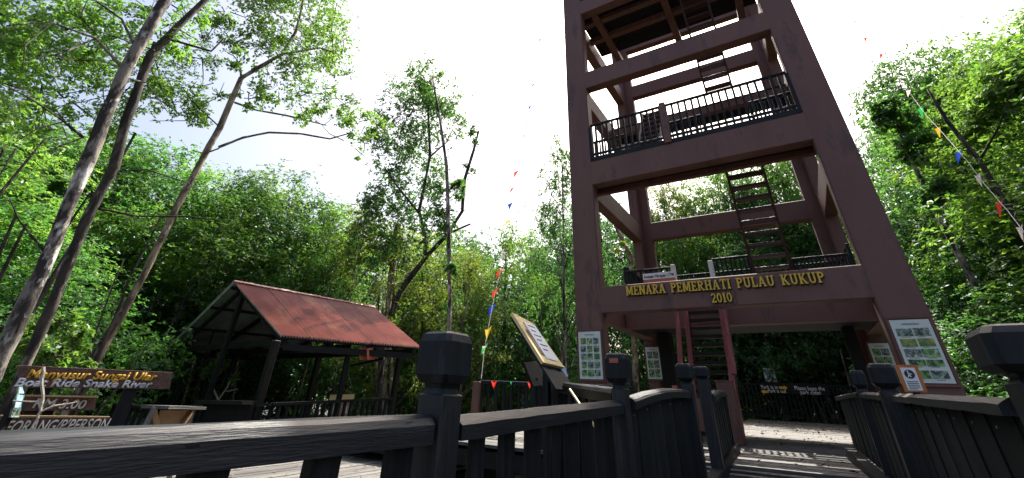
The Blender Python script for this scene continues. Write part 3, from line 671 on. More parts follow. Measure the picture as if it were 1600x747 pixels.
# loose thin laths and the orange stand
t = thing('lath', 'thin orange lath leaning behind the foreground fence near the middle post', 'stick', tuple(P3(935,676,3.9)))
beam('stick', P3(890,608,4.3), P3(936,676,3.9), .014, .014, 'pale_wood', t)
t = thing('orange_stand', 'orange wooden stand half hidden behind the big foreground post', 'stand', tuple(P3(735,745,2.6)-Vector((0,0,.3))))
beam('leg', P3(736,770,2.4), P3(738,682,2.4), .035, .035, 'orange_wood', t); beam('brace', P3(739,684,2.42), P3(752,722,2.9), .03, .03, 'orange_wood', t); beam('leg', P3(748,775,2.9), P3(747,715,2.9), .03, .03, 'orange_wood', t)

# ------------------------------------------------------------------ pavilion
S = 1.6
ze = .86; zr = 2.13
A_ = PZ(437,525,ze+H); B_ = PZ(655,543,ze+H); R0 = PZ(364,441,zr+H); R1_ = PZ(583,481,zr+H); F0 = PZ(265,540,ze+H); F1 = F0+(B_-A_)
pv = thing('pavilion', 'open timber pavilion with a rusty red corrugated gable roof', 'pavilion', (A_.x-2, A_.y+2, -.36))
def slope(name, e0, e1, r0, r1, sheets, flip, caps=False):
    nw = 11
    for s in range(sheets):
        u0, u1 = s/sheets, (s+1)/sheets+.006
        bm = bmesh.new(); grid = []
        N = nw*6
        nrm = (e1-e0).cross(r0-e0).normalized(); nrm = nrm if nrm.z > 0 else -nrm
        for i in range(N+1):
            u = u0+(u1-u0)*i/N; h = .030*math.cos(2*math.pi*i/6)+(.004 if s%2 else 0)
            sag = random.uniform(-.002,.002)
            lo = e0.lerp(e1,u); hi = r0.lerp(r1,u); lo = lo+(lo-hi).normalized()*(.02*math.sin(s*7.1))
            grid.append([bm.verts.new(lo.lerp(hi, k/5)+nrm*(h+sag)) for k in range(6)])
        for i in range(N):
            for k in range(5): bm.faces.new((grid[i][k],grid[i+1][k],grid[i+1][k+1],grid[i][k+1]))
        bmesh.ops.recalc_face_normals(bm, faces=bm.faces[:])
        bmesh.ops.solidify(bm, geom=bm.faces[:], thickness=.004)
        o = from_bm(name, bm, M['roof'], pv, smooth=False); o.data.materials.append(M['roof_under'])
        for p in o.data.polygons:
            if p.normal.z < 0: p.material_index = 1
ov = (B_-A_).normalized()
slope('roof_sheet', A_, B_, R0, R1_, 5, False)
slope('roof_sheet', F0, F1, R0, R1_, 5, True)
L9 = (R1_-R0).length/9
for k in range(9):
    a = R0.lerp(R1_, k/9)+Vector((0,0,.035)); b = R0.lerp(R1_, (k+1)/9+.006)+Vector((0,0,.035 if k%2 else .042))
    bm = bmesh.new(); d = (b-a).normalized(); s = Vector((d.y,-d.x,0)).normalized(); r0_, r1_ = [], []
    for j in range(9):
        t_ = math.radians(-70+140*j/8); off = s*(.10*math.sin(t_))+Vector((0,0,.07*math.cos(t_)-.05)); r0_.append(bm.verts.new(a+off)); r1_.append(bm.verts.new(b+off*1.12))
    for j in range(8): bm.faces.new((r0_[j],r0_[j+1],r1_[j+1],r1_[j]))
    bmesh.ops.recalc_face_normals(bm, faces=bm.faces[:]); bmesh.ops.solidify(bm, geom=bm.faces[:], thickness=.008); from_bm('ridge_cap', bm, M['ridge'], pv)
dn = Vector((0,0,-.09))
def on(e0, e1, r0, r1, u, v): return e0.lerp(e1,u).lerp(r0.lerp(r1,u), v)
for (e0,e1) in ((A_,B_),(F0,F1)):
    for v in (.03,.35,.68,.96): beam('purlin', on(e0,e1,R0,R1_,.01,v)+dn*.62, on(e0,e1,R0,R1_,.99,v)+dn*.62, .05, .07, 'post_dark', pv)
    for u in (.06,.36,.66,.96): beam('rafter', on(e0,e1,R0,R1_,u,0.)+dn*1.75, on(e0,e1,R0,R1_,u,.97)+dn*1.75, .06, .11, 'post_dark', pv)
    beam('wall_plate', e0.lerp(e1,.04)+(R0-A_)*0+Vector((0,0,-.2)), e0.lerp(e1,.96)+Vector((0,0,-.2)), .1, .12, 'post_dark', pv)
for u in (.06,.5,.96): beam('tie_beam', on(A_,B_,R0,R1_,u,.06)+dn*2.0, on(F0,F1,R0,R1_,u,.06)+dn*2.0, .08, .13, 'post_dark', pv)
def ppost(tx, ty, bx, by, wpx, zt=ze+H-.12):
    p = PZ(tx, ty, zt); q = p.copy(); q.z = -.36
    beam('post', q, p, pxm(p, wpx)*.5, pxm(p, wpx)*.5, 'post_dark', pv, up=Vector((0,1,0)), bev=.01)
    return p
for tx, ty, w_ in ((432,532,20),(546,544,13),(625,552,15),(302,546,17),(371,552,12),(498,558,14)): ppost(tx, ty, 0, 0, w_)
kp = PZ(366,478,zr+H-.25); k0 = on(A_,F0,A_,F0,0,0)*0
mid = (A_+F0)/2; p0 = on(A_,B_,R0,R1_,.07,.97)+dn*1.5; q0 = Vector((p0.x,p0.y,-.36)); beam('centre_post', q0, p0, .11, .11, 'post_dark', pv, up=Vector((0,1,0)), bev=.01)
beam('rail_bracket', PZ(548,572,1.05), PZ(600,560,1.25), .05, .06, 'post_dark', pv)
hs = thing('hanging_boards', 'pair of small dull red boards hanging under the pavilion eave', 'sign', tuple(P3(573,560,11.2)))
for x0_, x1_ in ((561,571),(573,584)):
    q = [P3(x0_+1,562,11.2),P3(x1_+1,562,11.35),P3(x1_+1,543,11.35),P3(x0_+1,544,11.2)]; flat('board', q, 'red_sign', hs, thick=.02)
    beam('hanger', q[3].lerp(q[2],.5), q[3].lerp(q[2],.5)+Vector((0,0,.15)), .01, .01, 'post_dark', hs)
t = thing('grey_plank_sign', 'small grey slatted board hung beside the red boards under the eave', 'sign', tuple(P3(592,560,11.6)))
for k in range(3):
    a = P3(586,545+k*5,11.5); b = P3(600,545.5+k*5,11.8); beam('slat', a, b, .02, .07, 'deck', t, up=Vector((0,0,1)))
# pavilion railing and benches
prl = thing('pavilion_railing', 'low dark railing along the pavilion\'s right side', 'railing', tuple(P3(500,660,10)-Vector((0,0,.5))))
def run(p, q, n, h=.52):
    p = Vector(p); q = Vector(q); beam('top_rail', p, q, .09, .05, 'black_wood', prl); beam('bottom_rail', p-Vector((0,0,h-.06)), q-Vector((0,0,h-.06)), .05, .05, 'black_wood', prl)
    for k in range(n+1):
        a = p.lerp(q, k/n); beam('baluster', a-Vector((0,0,h+.12)), a-Vector((0,0,.025)), .05, .05, 'black_wood', prl)
run(P3(425,632,10.2), P3(612,623,12.0), 18); run(P3(300,634,11.5), P3(425,632,10.2), 9); run(P3(180,632,12), P3(236,638,11), 6)
bn = thing('trestle', 'small wooden trestle table with crossed braces and a tan front', 'table', tuple(P3(262,668,6.5)-Vector((0,0,.2))))
tl, tr_, bl, br = P3(242,636,6.4), P3(303,637,6.9), P3(232,676,6.4), P3(296,674,6.9)
beam('top', tl, tr_, .3, .03, 'deck', bn); beam('leg', tl, Vector((tl.x-.05,tl.y-.05,-.36)), .04, .04, 'deck', bn); beam('leg', tr_, Vector((tr_.x,tr_.y,-.36)), .04, .04, 'deck', bn)
mb = bl.lerp(br,.5); mb.z = tl.z-.42; beam('brace', tl-Vector((0,0,.02)), mb, .03, .04, 'tan_wood', bn); beam('brace', tr_-Vector((0,0,.02)), mb, .03, .04, 'tan_wood', bn)
flat('front_panel', (tl.lerp(tr_,.22)-Vector((0,0,.24)), tl.lerp(tr_,.80)-Vector((0,0,.24)), tl.lerp(tr_,.88)-Vector((0,0,.03)), tl.lerp(tr_,.12)-Vector((0,0,.03))), 'tan_wood', bn, off=Vector((-.05,.05,0)), thick=.02)
bn2 = thing('bench', 'dark bench standing between the pavilion posts', 'bench', tuple(P3(355,650,10.8)-Vector((0,0,.5))))
a, b = P3(322,628,11.2), P3(395,629,10.4); beam('seat', a, b, .5, .06, 'post_dark', bn2); flat('side_panel', (a-Vector((0,0,.5)), b-Vector((0,0,.5)), b, a), 'post_dark', bn2, thick=.03)
beam('leg', a-Vector((0,0,.03)), Vector((a.x,a.y,-.36)), .08, .08, 'post_dark', bn2); beam('leg', b-Vector((0,0,.03)), Vector((b.x,b.y,-.36)), .08, .08, 'post_dark', bn2)
ch = thing('pale_chair', 'pale yellow chair back with white panels behind the pavilion railing', 'chair', tuple(P3(532,660,11.5)-Vector((0,0,.4))))
q = [P3(514,656,11.6),P3(546,655,11.9),P3(549,622,11.9),P3(520,623,11.6)]; flat('backrest', q, 'tan_wood', ch, thick=.03)
beam('top_slat', P3(516,621,11.55), P3(552,620,11.85), .05, .1, 'pale_wood', ch)
for x in (519,533): qq = [P3(x,646,11.5),P3(x+9,646,11.55),P3(x+10,634,11.55),P3(x+2,634,11.5)]; flat('white_panel', qq, 'white', ch, thick=.01)
for x in (515,546): p = P3(x,656,11.8); beam('leg', Vector((p.x,p.y,-.36)), p, .05, .05, 'tan_wood', ch)

# ------------------------------------------------------------------ river ride sign on the left
rs = thing('river_ride_sign', 'long brown sign board with amber and white painted words between trunks at the left edge', 'sign', tuple(P3(120,640,4)-Vector((0,0,.6))))
Dn = 4.0
def bq(l, r_, dl=Dn, dr=Dn): return [P3(*l[1],dl), P3(*r_[1],dr), P3(*r_[0],dr), P3(*l[0],dl)]
def sboard(l, r_, key='board_brown', parent=rs):
    q = bq(l, r_); return flat('board', q, key, parent, thick=.03), q
o, q = sboard(((28,571),(28,606)), ((270,582),(265,608)))
xd = (q[1]-q[0]).normalized(); yd = Vector((0,0,1)); nn = xd.cross(yd)
def onb(px, py, q, lift=.002):
    n = (q[1]-q[0]).cross(q[3]-q[0]).normalized(); d = ray(px,py); o_ = Vector((0,0,H)); t_ = (q[0]-o_).dot(n)/d.dot(n); return o_+d*t_+n*lift*(1 if n.dot(d) < 0 else -1)
def pxtext(s, p0, p1, hp, q, key, parent, shear=0., bold=.02, lift=.002):
    a = onb(*p0, q, lift); b = onb(*p1, q, lift); up = onb(p0[0], p0[1]-hp, q, lift)-a
    text('sign_text', s, parent, key, a, (b-a), Vector((0,0,1)), up.length*1.02, (b-a).length, .004, shear, bold)
pxtext('Menyusur Sungai Ular', (41,590), (243,594.5), 12.5, q, 'orange_text', rs, .12, .03, .004)
pxtext('Boat Ride Snake River', (22,603), (236,606), 12, q, 'grey_text', rs, .12, .03, .004)
ps = thing('price_sign', 'brown board reading RM 3.00 below the river ride sign', 'sign', tuple(P3(100,640,3.95)-Vector((0,0,.5))))
o, q2 = sboard(((40,618),(33,642)), ((152,620),(148,641)), parent=ps); pxtext('RM 3.00', (50,637), (131,639), 14, q2, 'cream_text', ps, .12, .018, .004)
beam('edge_strip', P3(40,618,3.97), P3(152,620,3.97), .03, .008, 'tan_wood', ps); beam('stake', q2[0].lerp(q2[1],.4)+Vector((0,0,-.9))-nn*.05, q2[3].lerp(q2[2],.4)-nn*.05, .05, .05, 'post_dark', ps)
es = thing('person_price_sign', 'brown board reading EORANG/P\'PERSON just above the foreground rail', 'sign', tuple(P3(90,660,3.9)-Vector((0,0,.5))))
o, q3 = sboard(((-30,650),(-34,690)), ((171,652),(164,686)), parent=es); pxtext("EORANG/P'PERSON", (3,677), (167,671), 18, q3, 'cream_text', es, .22, .015, .004)
beam('edge_strip', P3(0,650,3.87), P3(171,652,3.87), .03, .008, 'tan_wood', es); beam('stake', q3[0].lerp(q3[1],.7)+Vector((0,0,-.9))-nn*.05, q3[3].lerp(q3[2],.7)-nn*.05, .05, .05, 'post_dark', es)
for u in (.2,.75): beam('stake', q[0].lerp(q[1],u)+Vector((0,0,-1.1))-nn*.06, q[3].lerp(q[2],u)-nn*.06, .09, .07, 'post_dark', rs)
cp = thing('small_paper_notice', 'pale blue printed notice strip at the left edge beside the price board', 'sign', tuple(P3(30,640,3.8)-Vector((0,0,.3))))
qn = [P3(17,652,3.8),P3(30,652,3.85),P3(42,604,3.85),P3(30,604,3.8)]; flat('sheet', qn, 'photo_grey', cp, thick=.01)
for k in range(4): flat('print', [qn[0].lerp(qn[3],.08+.23*k).lerp(qn[1].lerp(qn[2],.08+.23*k),.15)+nn*.004, qn[0].lerp(qn[3],.08+.23*k).lerp(qn[1].lerp(qn[2],.08+.23*k),.85)+nn*.004, qn[0].lerp(qn[3],.26+.23*k).lerp(qn[1].lerp(qn[2],.26+.23*k),.85)+nn*.004, qn[0].lerp(qn[3],.26+.23*k).lerp(qn[1].lerp(qn[2],.26+.23*k),.15)+nn*.004], 'photo_blue' if k else 'photo_grey', cp, thick=.002)
p = qn[0]-nn*.03; beam('stake', Vector((p.x,p.y,-.6)), qn[3].lerp(qn[2],.5)-nn*.02, .03, .03, 'post_dark', cp)
bm = bmesh.new()
for pl, r in (([(68,574),(66,600),(67,625),(64,642),(55,660),(36,684)],.009),([(64,643),(85,634),(108,631),(120,628)],.005),([(66,627),(50,628),(20,626)],.004),([(66,600),(60,585)],.005)):
    pts = [P3(x,y,3.7) for x,y in pl]; pts[0] = pts[0]; P, R = wob(pts, [r*(1-.5*i/len(pts)) for i in range(len(pts))], 3, .003); tube_bm(bm, P, R, 6)
pts = [P3(36,684,3.7), P3(20,760,3.7)]; tube_bm(bm, pts, [.01,.012], 6)
tag(from_bm('bare_branch', bm, M['twig']), 'bleached forked twig hanging in front of the river ride sign', 'branch')

# ------------------------------------------------------------------ buntings
def bunting(label, pts, flags, name='bunting', r=.006):
    t = thing(name, label, 'bunting', tuple(pts[0]))
    bm = bmesh.new(); tube_bm(bm, pts, [r]*len(pts), 5); from_bm('cord', bm, M['rope'], t)
    for (p, size, key, lean) in flags:
        side = Vector(_r0); a = p-side*size*.30; b = p+side*size*.30; 
        along = (Vector(pts[-1])-Vector(pts[0])).normalized(); bd = (along*.5+Vector(_r0)*math.copysign(.62,along.dot(_r0))); a = p-bd*size*.42; b = p+bd*size*.42
        tip = p+Vector((lean*size*.6, -size*.25, -size*.95)); fold = (a+b)/2+Vector((random.uniform(-.3,.3)*size, -size*.22, -size*.2))
        bm = bmesh.new(); va, vb, vt, vf = [bm.verts.new(v) for v in (a, b, tip, fold)]
        bm.faces.new((va, vf, vt)); bm.faces.new((vf, vb, vt)); 
        from_bm('pennant', bm, M[key], t)
    return t
# line 1, rises from the side deck railing
L1 = [(752,592,6.9),(757,545,7.6),(771,470,9.2),(787,400,11),(800,300,13),(822,200,15),(838,110,17),(853,0,19),(866,-90,21)]
pts = [P3(*q) for q in L1]
fl = []
FL1 = [(757,543,'white_flag',13),(760,528,'green',0),(762,547,'green',12),(766,518,'yellow_flag',16),(769,484,'blue',15),(776,457,'red',14),(780,427,'red',14),(786,400,'white_flag',12),(792,348,'yellow_flag',11),(799,322,'blue',11),(803,297,'red',10),(805,272,'red',12),(819,213,'green',7),(824,193,'yellow_flag',8),(829,169,'blue',9),(836,134,'red',9),(838,97,'green',7),(843,80,'yellow_flag',7),(848,64,'blue',9),(849,47,'blue',7),(851,32,'red',7),(854,8,'yellow_flag',5)]
def along(L, y):
    for i in range(len(L)-1):
        y0_, y1_ = L[i][1], L[i+1][1]
        if (y-y0_)*(y-y1_) <= 0: t_ = (y-y0_)/(y1_-y0_); return L[i][0]+(L[i+1][0]-L[i][0])*t_, L[i][2]+(L[i+1][2]-L[i][2])*t_
    return None
for x, y, k, sz in FL1:
    if (x, y) == (760, 528): continue
    r_ = along(L1, y-sz*.4)
    if r_: p = P3(r_[0], y-sz*.4, r_[1]); fl.append((p, pxm(p, sz*1.2), k, random.uniform(-.8,.2)))
bunting('string of small coloured pennants rising from the railing to the left of the tower', pts, fl, r=.0035)
L2 = [(1270,-60,26),(1320,5,23),(1352,60,19),(1385,92,16),(1425,150,12),(1447,180,9.5),(1475,210,8),(1510,250,6.8),(1540,290,6),(1575,330,5.2),(1602,365,4.6),(1640,420,4)]
pts = [P3(*q) for q in L2]; fl = []
for x, y, k, sz in [(1319,14,'yellow_flag',6),(1339,36,'blue',7),(1361,63,'red',8),(1380,88,'red',10),(1423,145,'white_flag',11),(1446,172,'green',17),(1470,203,'yellow_flag',17),(1503,240,'blue',20),(1532,276,'white_flag',19),(1561,318,'red',23),(1599,356,'white_flag',22)]:
    r_ = along(L2, y-4)
    if r_: p = P3(r_[0], y-4, r_[1]); fl.append((p, pxm(p, sz*1.35), k, random.uniform(-.9,-.2)))
bunting('string of larger coloured pennants swooping down on the right, in front of the trees', pts, fl, r=.0035)
# loose pennants lying on the railing
t = thing('loose_pennants', 'red, yellow and white pennants draped over the slim black railing', 'bunting', (-4.3,6.7,.7))
a, b = Vector((-4.60,6.52,C(0,0,.15).z)), Vector((-2.6,7.73,C(0,0,.15).z))
bm = bmesh.new(); tube_bm(bm, [a,b], [.006,.006], 5); from_bm('cord', bm, M['rope'], t)
for u, k, s_ in ((.10,'red',.13),(.35,'red',.10),(.22,'green',.05),(.5,'green',.05),(.62,'yellow_flag',.07),(.82,'white_flag',.06)):
    p = a.lerp(b,u)+Vector((.02,-.04,0)); bm = bmesh.new(); v = [bm.verts.new(q) for q in (p-(b-a).normalized()*s_*.35, p+(b-a).normalized()*s_*.35, p+Vector((.01,-.01,-s_)), p+Vector((.02,-.03,-s_*.2)))]
    bm.faces.new((v[0],v[3],v[2])); bm.faces.new((v[3],v[1],v[2])); from_bm('pennant', bm, M[k], t)

# ------------------------------------------------------------------ foliage
def leaves(centers, axes, L=.14, per=6, wid=.42, rs=1):
    """numpy: rosettes of rhombic leaves. returns verts (n*4,3)"""
    g = np.random.default_rng(rs); n = len(centers); c = np.repeat(centers, per, 0); a = np.repeat(axes, per, 0)
    a = a/np.linalg.norm(a, axis=1, keepdims=True)
    t = g.normal(size=a.shape); e1 = np.cross(a, t); e1 /= np.linalg.norm(e1, axis=1, keepdims=True)+1e-9
    lift = g.uniform(-.25, .8, (len(c),1)); d = e1+a*lift; d /= np.linalg.norm(d, axis=1, keepdims=True)
    s = np.cross(a, d); s += g.normal(size=s.shape)*.35; s -= d*(s*d).sum(1, keepdims=True); s /= np.linalg.norm(s, axis=1, keepdims=True)+1e-9
    l = L*g.uniform(.65, 1.25, (len(c),1)); nrm = np.cross(d, s)
    base = c+d*l*.08; mid = c+d*l*.55-nrm*l*.04
    v = np.stack([base, mid+s*l*wid*.5+nrm*l*.07, c+d*l*1.05-a*l*.12, mid-s*l*wid*.5+nrm*l*.07], 1)
    return v.reshape(-1, 3)
def leafmesh(name, V):
    n = len(V)//4; me = bpy.data.meshes.new(name)
    me.vertices.add(n*4); me.vertices.foreach_set('co', V.astype(np.float32).ravel())
    me.loops.add(n*4); me.loops.foreach_set('vertex_index', np.arange(n*4, dtype=np.int32))
    me.polygons.add(n); me.polygons.foreach_set('loop_start', np.arange(0, n*4, 4, dtype=np.int32)); me.polygons.foreach_set('loop_total', np.full(n, 4, dtype=np.int32))
    me.update(calc_edges=True); return me
def clump_pts(cs, rs_, n, g, flatten=.7):
    """rosette centres scattered in uneven clumps"""
    out, ax = [], []
    w_ = np.array(rs_)**2; w_ = w_/w_.sum()
    for c, r, k in zip(cs, rs_, (w_*n).astype(int)+1):
        k = max(3, k)
        sub = g.normal(size=(max(2,k//14),3)); sub /= np.linalg.norm(sub,axis=1,keepdims=True); sub *= g.uniform(.35,1,(len(sub),1))**.6*r; sub[:,2] *= flatten
        idx = g.integers(0, len(sub), k); p = sub[idx]+g.normal(size=(k,3))*r*.19
        out.append(np.asarray(c)+p); a = p/ (r+1e-6)+np.array([0,0,.9])+g.normal(size=(k,3))*.35; ax.append(a)
    return np.concatenate(out), np.concatenate(ax)

# --- forest trees: a few kinds, then copies
def kind(seed, Hh, R, nl, ncl, nros, leafkey, barkkey, low=.3, shape='round', L=.12, per=6, tr=.12):
    g = np.random.default_rng(seed); random.seed(seed)
    cs, rr = [], []
    for k in range(ncl):
        h = low+(1-low)*(k+.5)/ncl; 
        prof = math.sin(math.pi*min(1,(h-low)/(1-low)*.80+.16))**.8 if shape == 'round' else (1.05-(h-low)/(1-low)*.8)
        a = g.uniform(0, 2*math.pi); rad = R*prof*math.sqrt(g.uniform(.05,1))
        cs.append((rad*math.cos(a), rad*math.sin(a), Hh*h-R*.1)); rr.append(R*g.uniform(.24,.42))
    P, A = clump_pts(cs, rr, nros, g)
    crown = leafmesh('crown', leaves(P, A, L, per, rs=seed)); crown.materials.append(M[leafkey])
    bm = bmesh.new(); bend = g.uniform(-.5,.5,2)
    axis = [Vector((bend[0]*math.sin(t*2.2)*t, bend[1]*math.sin(t*3)*t, Hh*.93*t)) for t in np.linspace(0,1,8)]
    tube_bm(bm, axis, [tr*(1-.85*t) for t in np.linspace(0,1,8)], 7)
    for c in cs[::max(1,len(cs)//nl)]:
        tt = max(.12, c[2]/Hh-.22); i = min(6, int(tt*7)); s0 = axis[i].lerp(axis[i+1], tt*7-i); e0 = Vector(c); mid = s0.lerp(e0,.5)+Vector((0,0,-.15))+Vector(g.normal(size=3)*.12)
        tube_bm(bm, [s0, mid, e0], [tr*.42*(1-tt*.6), tr*.25*(1-tt*.5), .012], 5)
    tk = bpy.data.meshes.new('trunk'); bm.to_mesh(tk); bm.free(); tk.materials.append(M[barkkey])
    for p in tk.polygons: p.use_smooth = True
    return dict(crown=crown, trunk=tk, H=Hh, R=R)
K = [kind(1, 10, 3.0, 14, 36, 5600, 'leaf_a', 'bark_dark'),
     kind(2, 10, 2.6, 14, 40, 5200, 'leaf_b', 'bark_grey', .35, L=.105),
     kind(3, 10, 3.2, 12, 32, 5400, 'leaf_c', 'bark_dark', .25, L=.115),
     kind(4, 10, 2.4, 12, 30, 3000, 'leaf_a', 'bark_grey', .42, 'cone', L=.11),
     kind(5, 10, 2.8, 16, 28, 2600, 'leaf_d', 'bark_warm', .3),
     kind(6, 10, 2.9, 12, 38, 4800, 'leaf_b', 'bark_dark', .22, L=.12)]
GROUND = -1.9
def ftree(k, px, ytop, d, width, label, group, name='mangrove_tree', rot=None):
    kk = K[k]; top = P3(px, ytop, d); h = top.z-GROUND
    root = thing(name, label, 'tree', (top.x, top.y, GROUND), group)
    root.scale = (width/(2*kk['R']),)*2+(h/kk['H']*1.02,); root.rotation_euler = (0,0,rot if rot is not None else random.uniform(0,6.28))
    for nm in ('trunk','crown'): link(bpy.data.objects.new(nm, kk[nm]), root)
    return root
random.seed(21)
ORD = ['first','second','third','fourth','fifth','sixth','seventh','eighth','ninth','tenth','eleventh','twelfth','thirteenth','fourteenth','fifteenth','sixteenth','seventeenth','eighteenth','nineteenth','twentieth']
LOOK = ['deep green','bright green','dark green','slim sparse','yellowish','bushy light green']
def row(spec, where, group):
    xs = sorted(s[1] for s in spec)
    for (k, px, yt, d, wd) in spec:
        ftree(k, px, yt, d, wd, '%s tree, %s from the left %s' % (LOOK[k], ORD[xs.index(px)], where), group)
row([(0,-190,150,17,8),(2,-90,190,19,8),(5,-10,200,16,7),(0,60,205,20,7.5),(5,120,225,20,7),(2,185,215,23,8),(0,250,235,21.5,7.5),(1,310,262,22,7),(2,365,285,21,7),(5,415,282,22,7.5),(0,470,300,21,7),(1,520,325,21,6)],
    'in the tall row behind the pavilion', 'forest trees on the left')
row([(0,-60,330,14,6),(0,40,350,15,5.5),(5,100,390,20.5,5),(2,205,400,22,5.5),(0,300,395,22,5),(5,380,400,20,5),(2,450,400,19.5,5),(0,520,410,19.5,5)],
    'in the shorter shady row behind the pavilion', 'lower trees on the left')
row([(4,585,330,19,5),(4,640,345,18,4.5),(1,690,372,21,5),(4,725,395,18,4)], 'behind the forked tree', 'yellowish trees in the middle')
row([(0,735,385,24,6),(5,800,362,20,4.6),(2,850,400,22,5),(0,885,330,26,6),(2,770,440,20,4.5),(2,680,450,20,5),(0,860,455,20,4)], 'between forked tree and tower', 'trees left of the tower')
row([(2,930,300,24,6),(4,1035,282,25,4.5),(5,1120,262,27,6),(0,1190,240,26,6.5),(5,1250,225,24,6),(2,1015,330,25,6),(0,1080,400,24.8,6),(5,1065,300,25,6),(2,1155,300,24.5,6.5),(0,1225,330,24.5,6),(0,1150,268,23.8,6.5),(3,1215,235,23.9,6),(2,1100,440,25.5,5),(0,1180,430,24.5,5),(2,1260,420,25,5),(0,1310,330,25,6.5)], 'behind the tower frame', 'trees behind the tower')
row([(3,1375,120,20,5),(0,1425,108,20,6),(2,1350,200,24,5.5),(5,1500,92,19,6),(1,1555,62,16,6.5),(1,1630,55,15,7),(5,1740,60,15,8),(2,1480,250,17,5.5),(2,1425,300,18,5),(3,1560,250,16,5),(2,1680,260,16,6.5),(0,1402,128,19.5,6.5),(0,1452,138,18.5,6.5),(2,1525,130,18.5,7),(0,1605,120,17.5,7.5)],
    'in the tall stand right of the tower', 'forest trees on the right')
row([(2,1440,440,17,4),(0,1480,430,15,4),(2,1545,450,14,4.2),(0,1630,440,13,4.5)], 'just behind the right fence', 'low trees on the right')
ftree(3, 872, 226, 15, 3.0, 'tall sparse bluish tree partly behind the left edge of the tower', None)

# far wood and undergrowth nobody could count
def band(name, label, specs, key, L, seed, kind_='stuff'):
    g = np.random.default_rng(seed); cs, rr, tot = [], [], 0
    for (az0, az1, d0, d1, z0, z1, n, r) in specs:
        for _ in range(n):
            a = math.radians(g.uniform(az0, az1)); d = g.uniform(d0, d1); cs.append((d*math.sin(a), d*math.cos(a), g.uniform(z0, z1))); rr.append(r*g.uniform(.6,1.3))
    P, A = clump_pts(cs, rr, tot or len(cs)*95, g); me = leafmesh(name, leaves(P, A, L, 5, rs=seed)); me.materials.append(M[key])
    o = bpy.data.objects.new(name, me); link(o); return tag(o, label, 'foliage', kind=kind_)
band('far_wood', 'dense mass of far mangrove foliage closing the view between the trees', [(-100,-20,26,33,-1.5,9,330,2.2),(-20,45,29,34,-1.5,11,300,2.2),(-100,45,30,36,-1.8,3,200,2.0)], 'leaf_c', .32, 71)
band('undergrowth', 'dark tangled undergrowth of low mangrove shoots on the mud', [(-95,-68,12,22,-1.9,1.8,90,.8),(-68,-22,18,24,-1.9,2.2,150,.85),(-22,40,23.5,29,-1.9,3.0,140,.9),(22,60,12,18,-1.9,1.2,60,.8)], 'leaf_a', .14, 72)
# thin trunks and prop roots in the shade
def stems(name, label, specs, seed):
    g = np.random.default_rng(seed); bm = bmesh.new()
    for (az0,az1,d0,d1,n,r) in specs:
        for _ in range(n):
            a = math.radians(g.uniform(az0,az1)); d = g.uniform(d0,d1); p = Vector((d*math.sin(a), d*math.cos(a), -1.95)); hh = g.uniform(2.5,7)
            t_ = Vector((g.uniform(-.9,.9), g.uniform(-.9,.9), hh)); q = [p, p+t_*.35+Vector((g.uniform(-.2,.2),g.uniform(-.2,.2),0)), p+t_*.7, p+t_]
            rr = r*g.uniform(.5,1.4); tube_bm(bm, q, [rr,rr*.8,rr*.6,rr*.35], 5)
            for _ in range(2):
                b = p+Vector((g.uniform(-.6,.6), g.uniform(-.6,.6), 0)); tube_bm(bm, [b, b.lerp(p,.5)+Vector((0,0,.5)), p+Vector((0,0,.9))], [rr*.3]*3, 4)
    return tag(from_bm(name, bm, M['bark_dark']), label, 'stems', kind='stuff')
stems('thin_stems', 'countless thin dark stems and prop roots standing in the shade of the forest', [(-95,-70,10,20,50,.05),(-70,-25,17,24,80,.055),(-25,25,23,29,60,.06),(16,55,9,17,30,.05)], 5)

# ---- individual trees in front
def path_tree(name, label, limbs, clumps, d, bark, leafk, nros, L, cat='tree', dz=.8, seed=3, per=6, cdz=0., rscale=1.):
    """limbs: list of [(px,py,widthpx)...] ; clumps (px,py,rpx[,d])"""
    g = np.random.default_rng(seed); random.seed(seed)
    p0 = P3(limbs[0][0][0], limbs[0][0][1], d); root = thing(name, label, cat, (p0.x, p0.y, GROUND))
    for i, lb in enumerate(limbs):
        pts = [P3(q[0], q[1], q[3] if len(q) > 3 else d) for q in lb]; rd = [pxm(p, q[2])/2*(1-.52*max(0,(700-q[0])/700)) for p, q in zip(pts, lb)]
        if i == 0 and pts[0].z > GROUND: pts.insert(0, Vector((pts[0].x, pts[0].y, GROUND-.2))); rd.insert(0, rd[0]*1.15)
        P, R = wob(pts, rd, 4, rd[0]*.08); bm = bmesh.new(); tube_bm(bm, P, R, 10 if i == 0 else 6)
        from_bm('trunk' if i == 0 else 'branch', bm, M[bark], root, smooth=True)
    if clumps:
        cs, rr = [], []
        for c in clumps:
            dd = (c[3] if len(c) > 3 else d)+cdz+g.uniform(-dz, dz); p = P3(c[0], c[1], dd); cs.append(tuple(p)); rr.append(pxm(p, c[2])*rscale)
        P, A = clump_pts(cs, rr, nros, g, .8); P = P-np.array(root.location); me = leafmesh('crown', leaves(P, A, L, per, rs=seed)); me.materials.append(M[leafk]); link(bpy.data.objects.new('crown', me), root)
        # twigs inside the crown
        bm = bmesh.new()
        for c, r in zip(cs, rr):
            for _ in range(3):
                a = Vector(c)+Vector(g.normal(size=3)*r*.4); b = Vector(c)+Vector(g.normal(size=3)*r*.8); m_ = a.lerp(b,.5)+Vector(g.normal(size=3)*r*.15)
                tube_bm(bm, [a,m_,b], [.014,.010,.005], 4)
        tag(from_bm('twigs', bm, M[bark], root), kind='stuff')
    return root
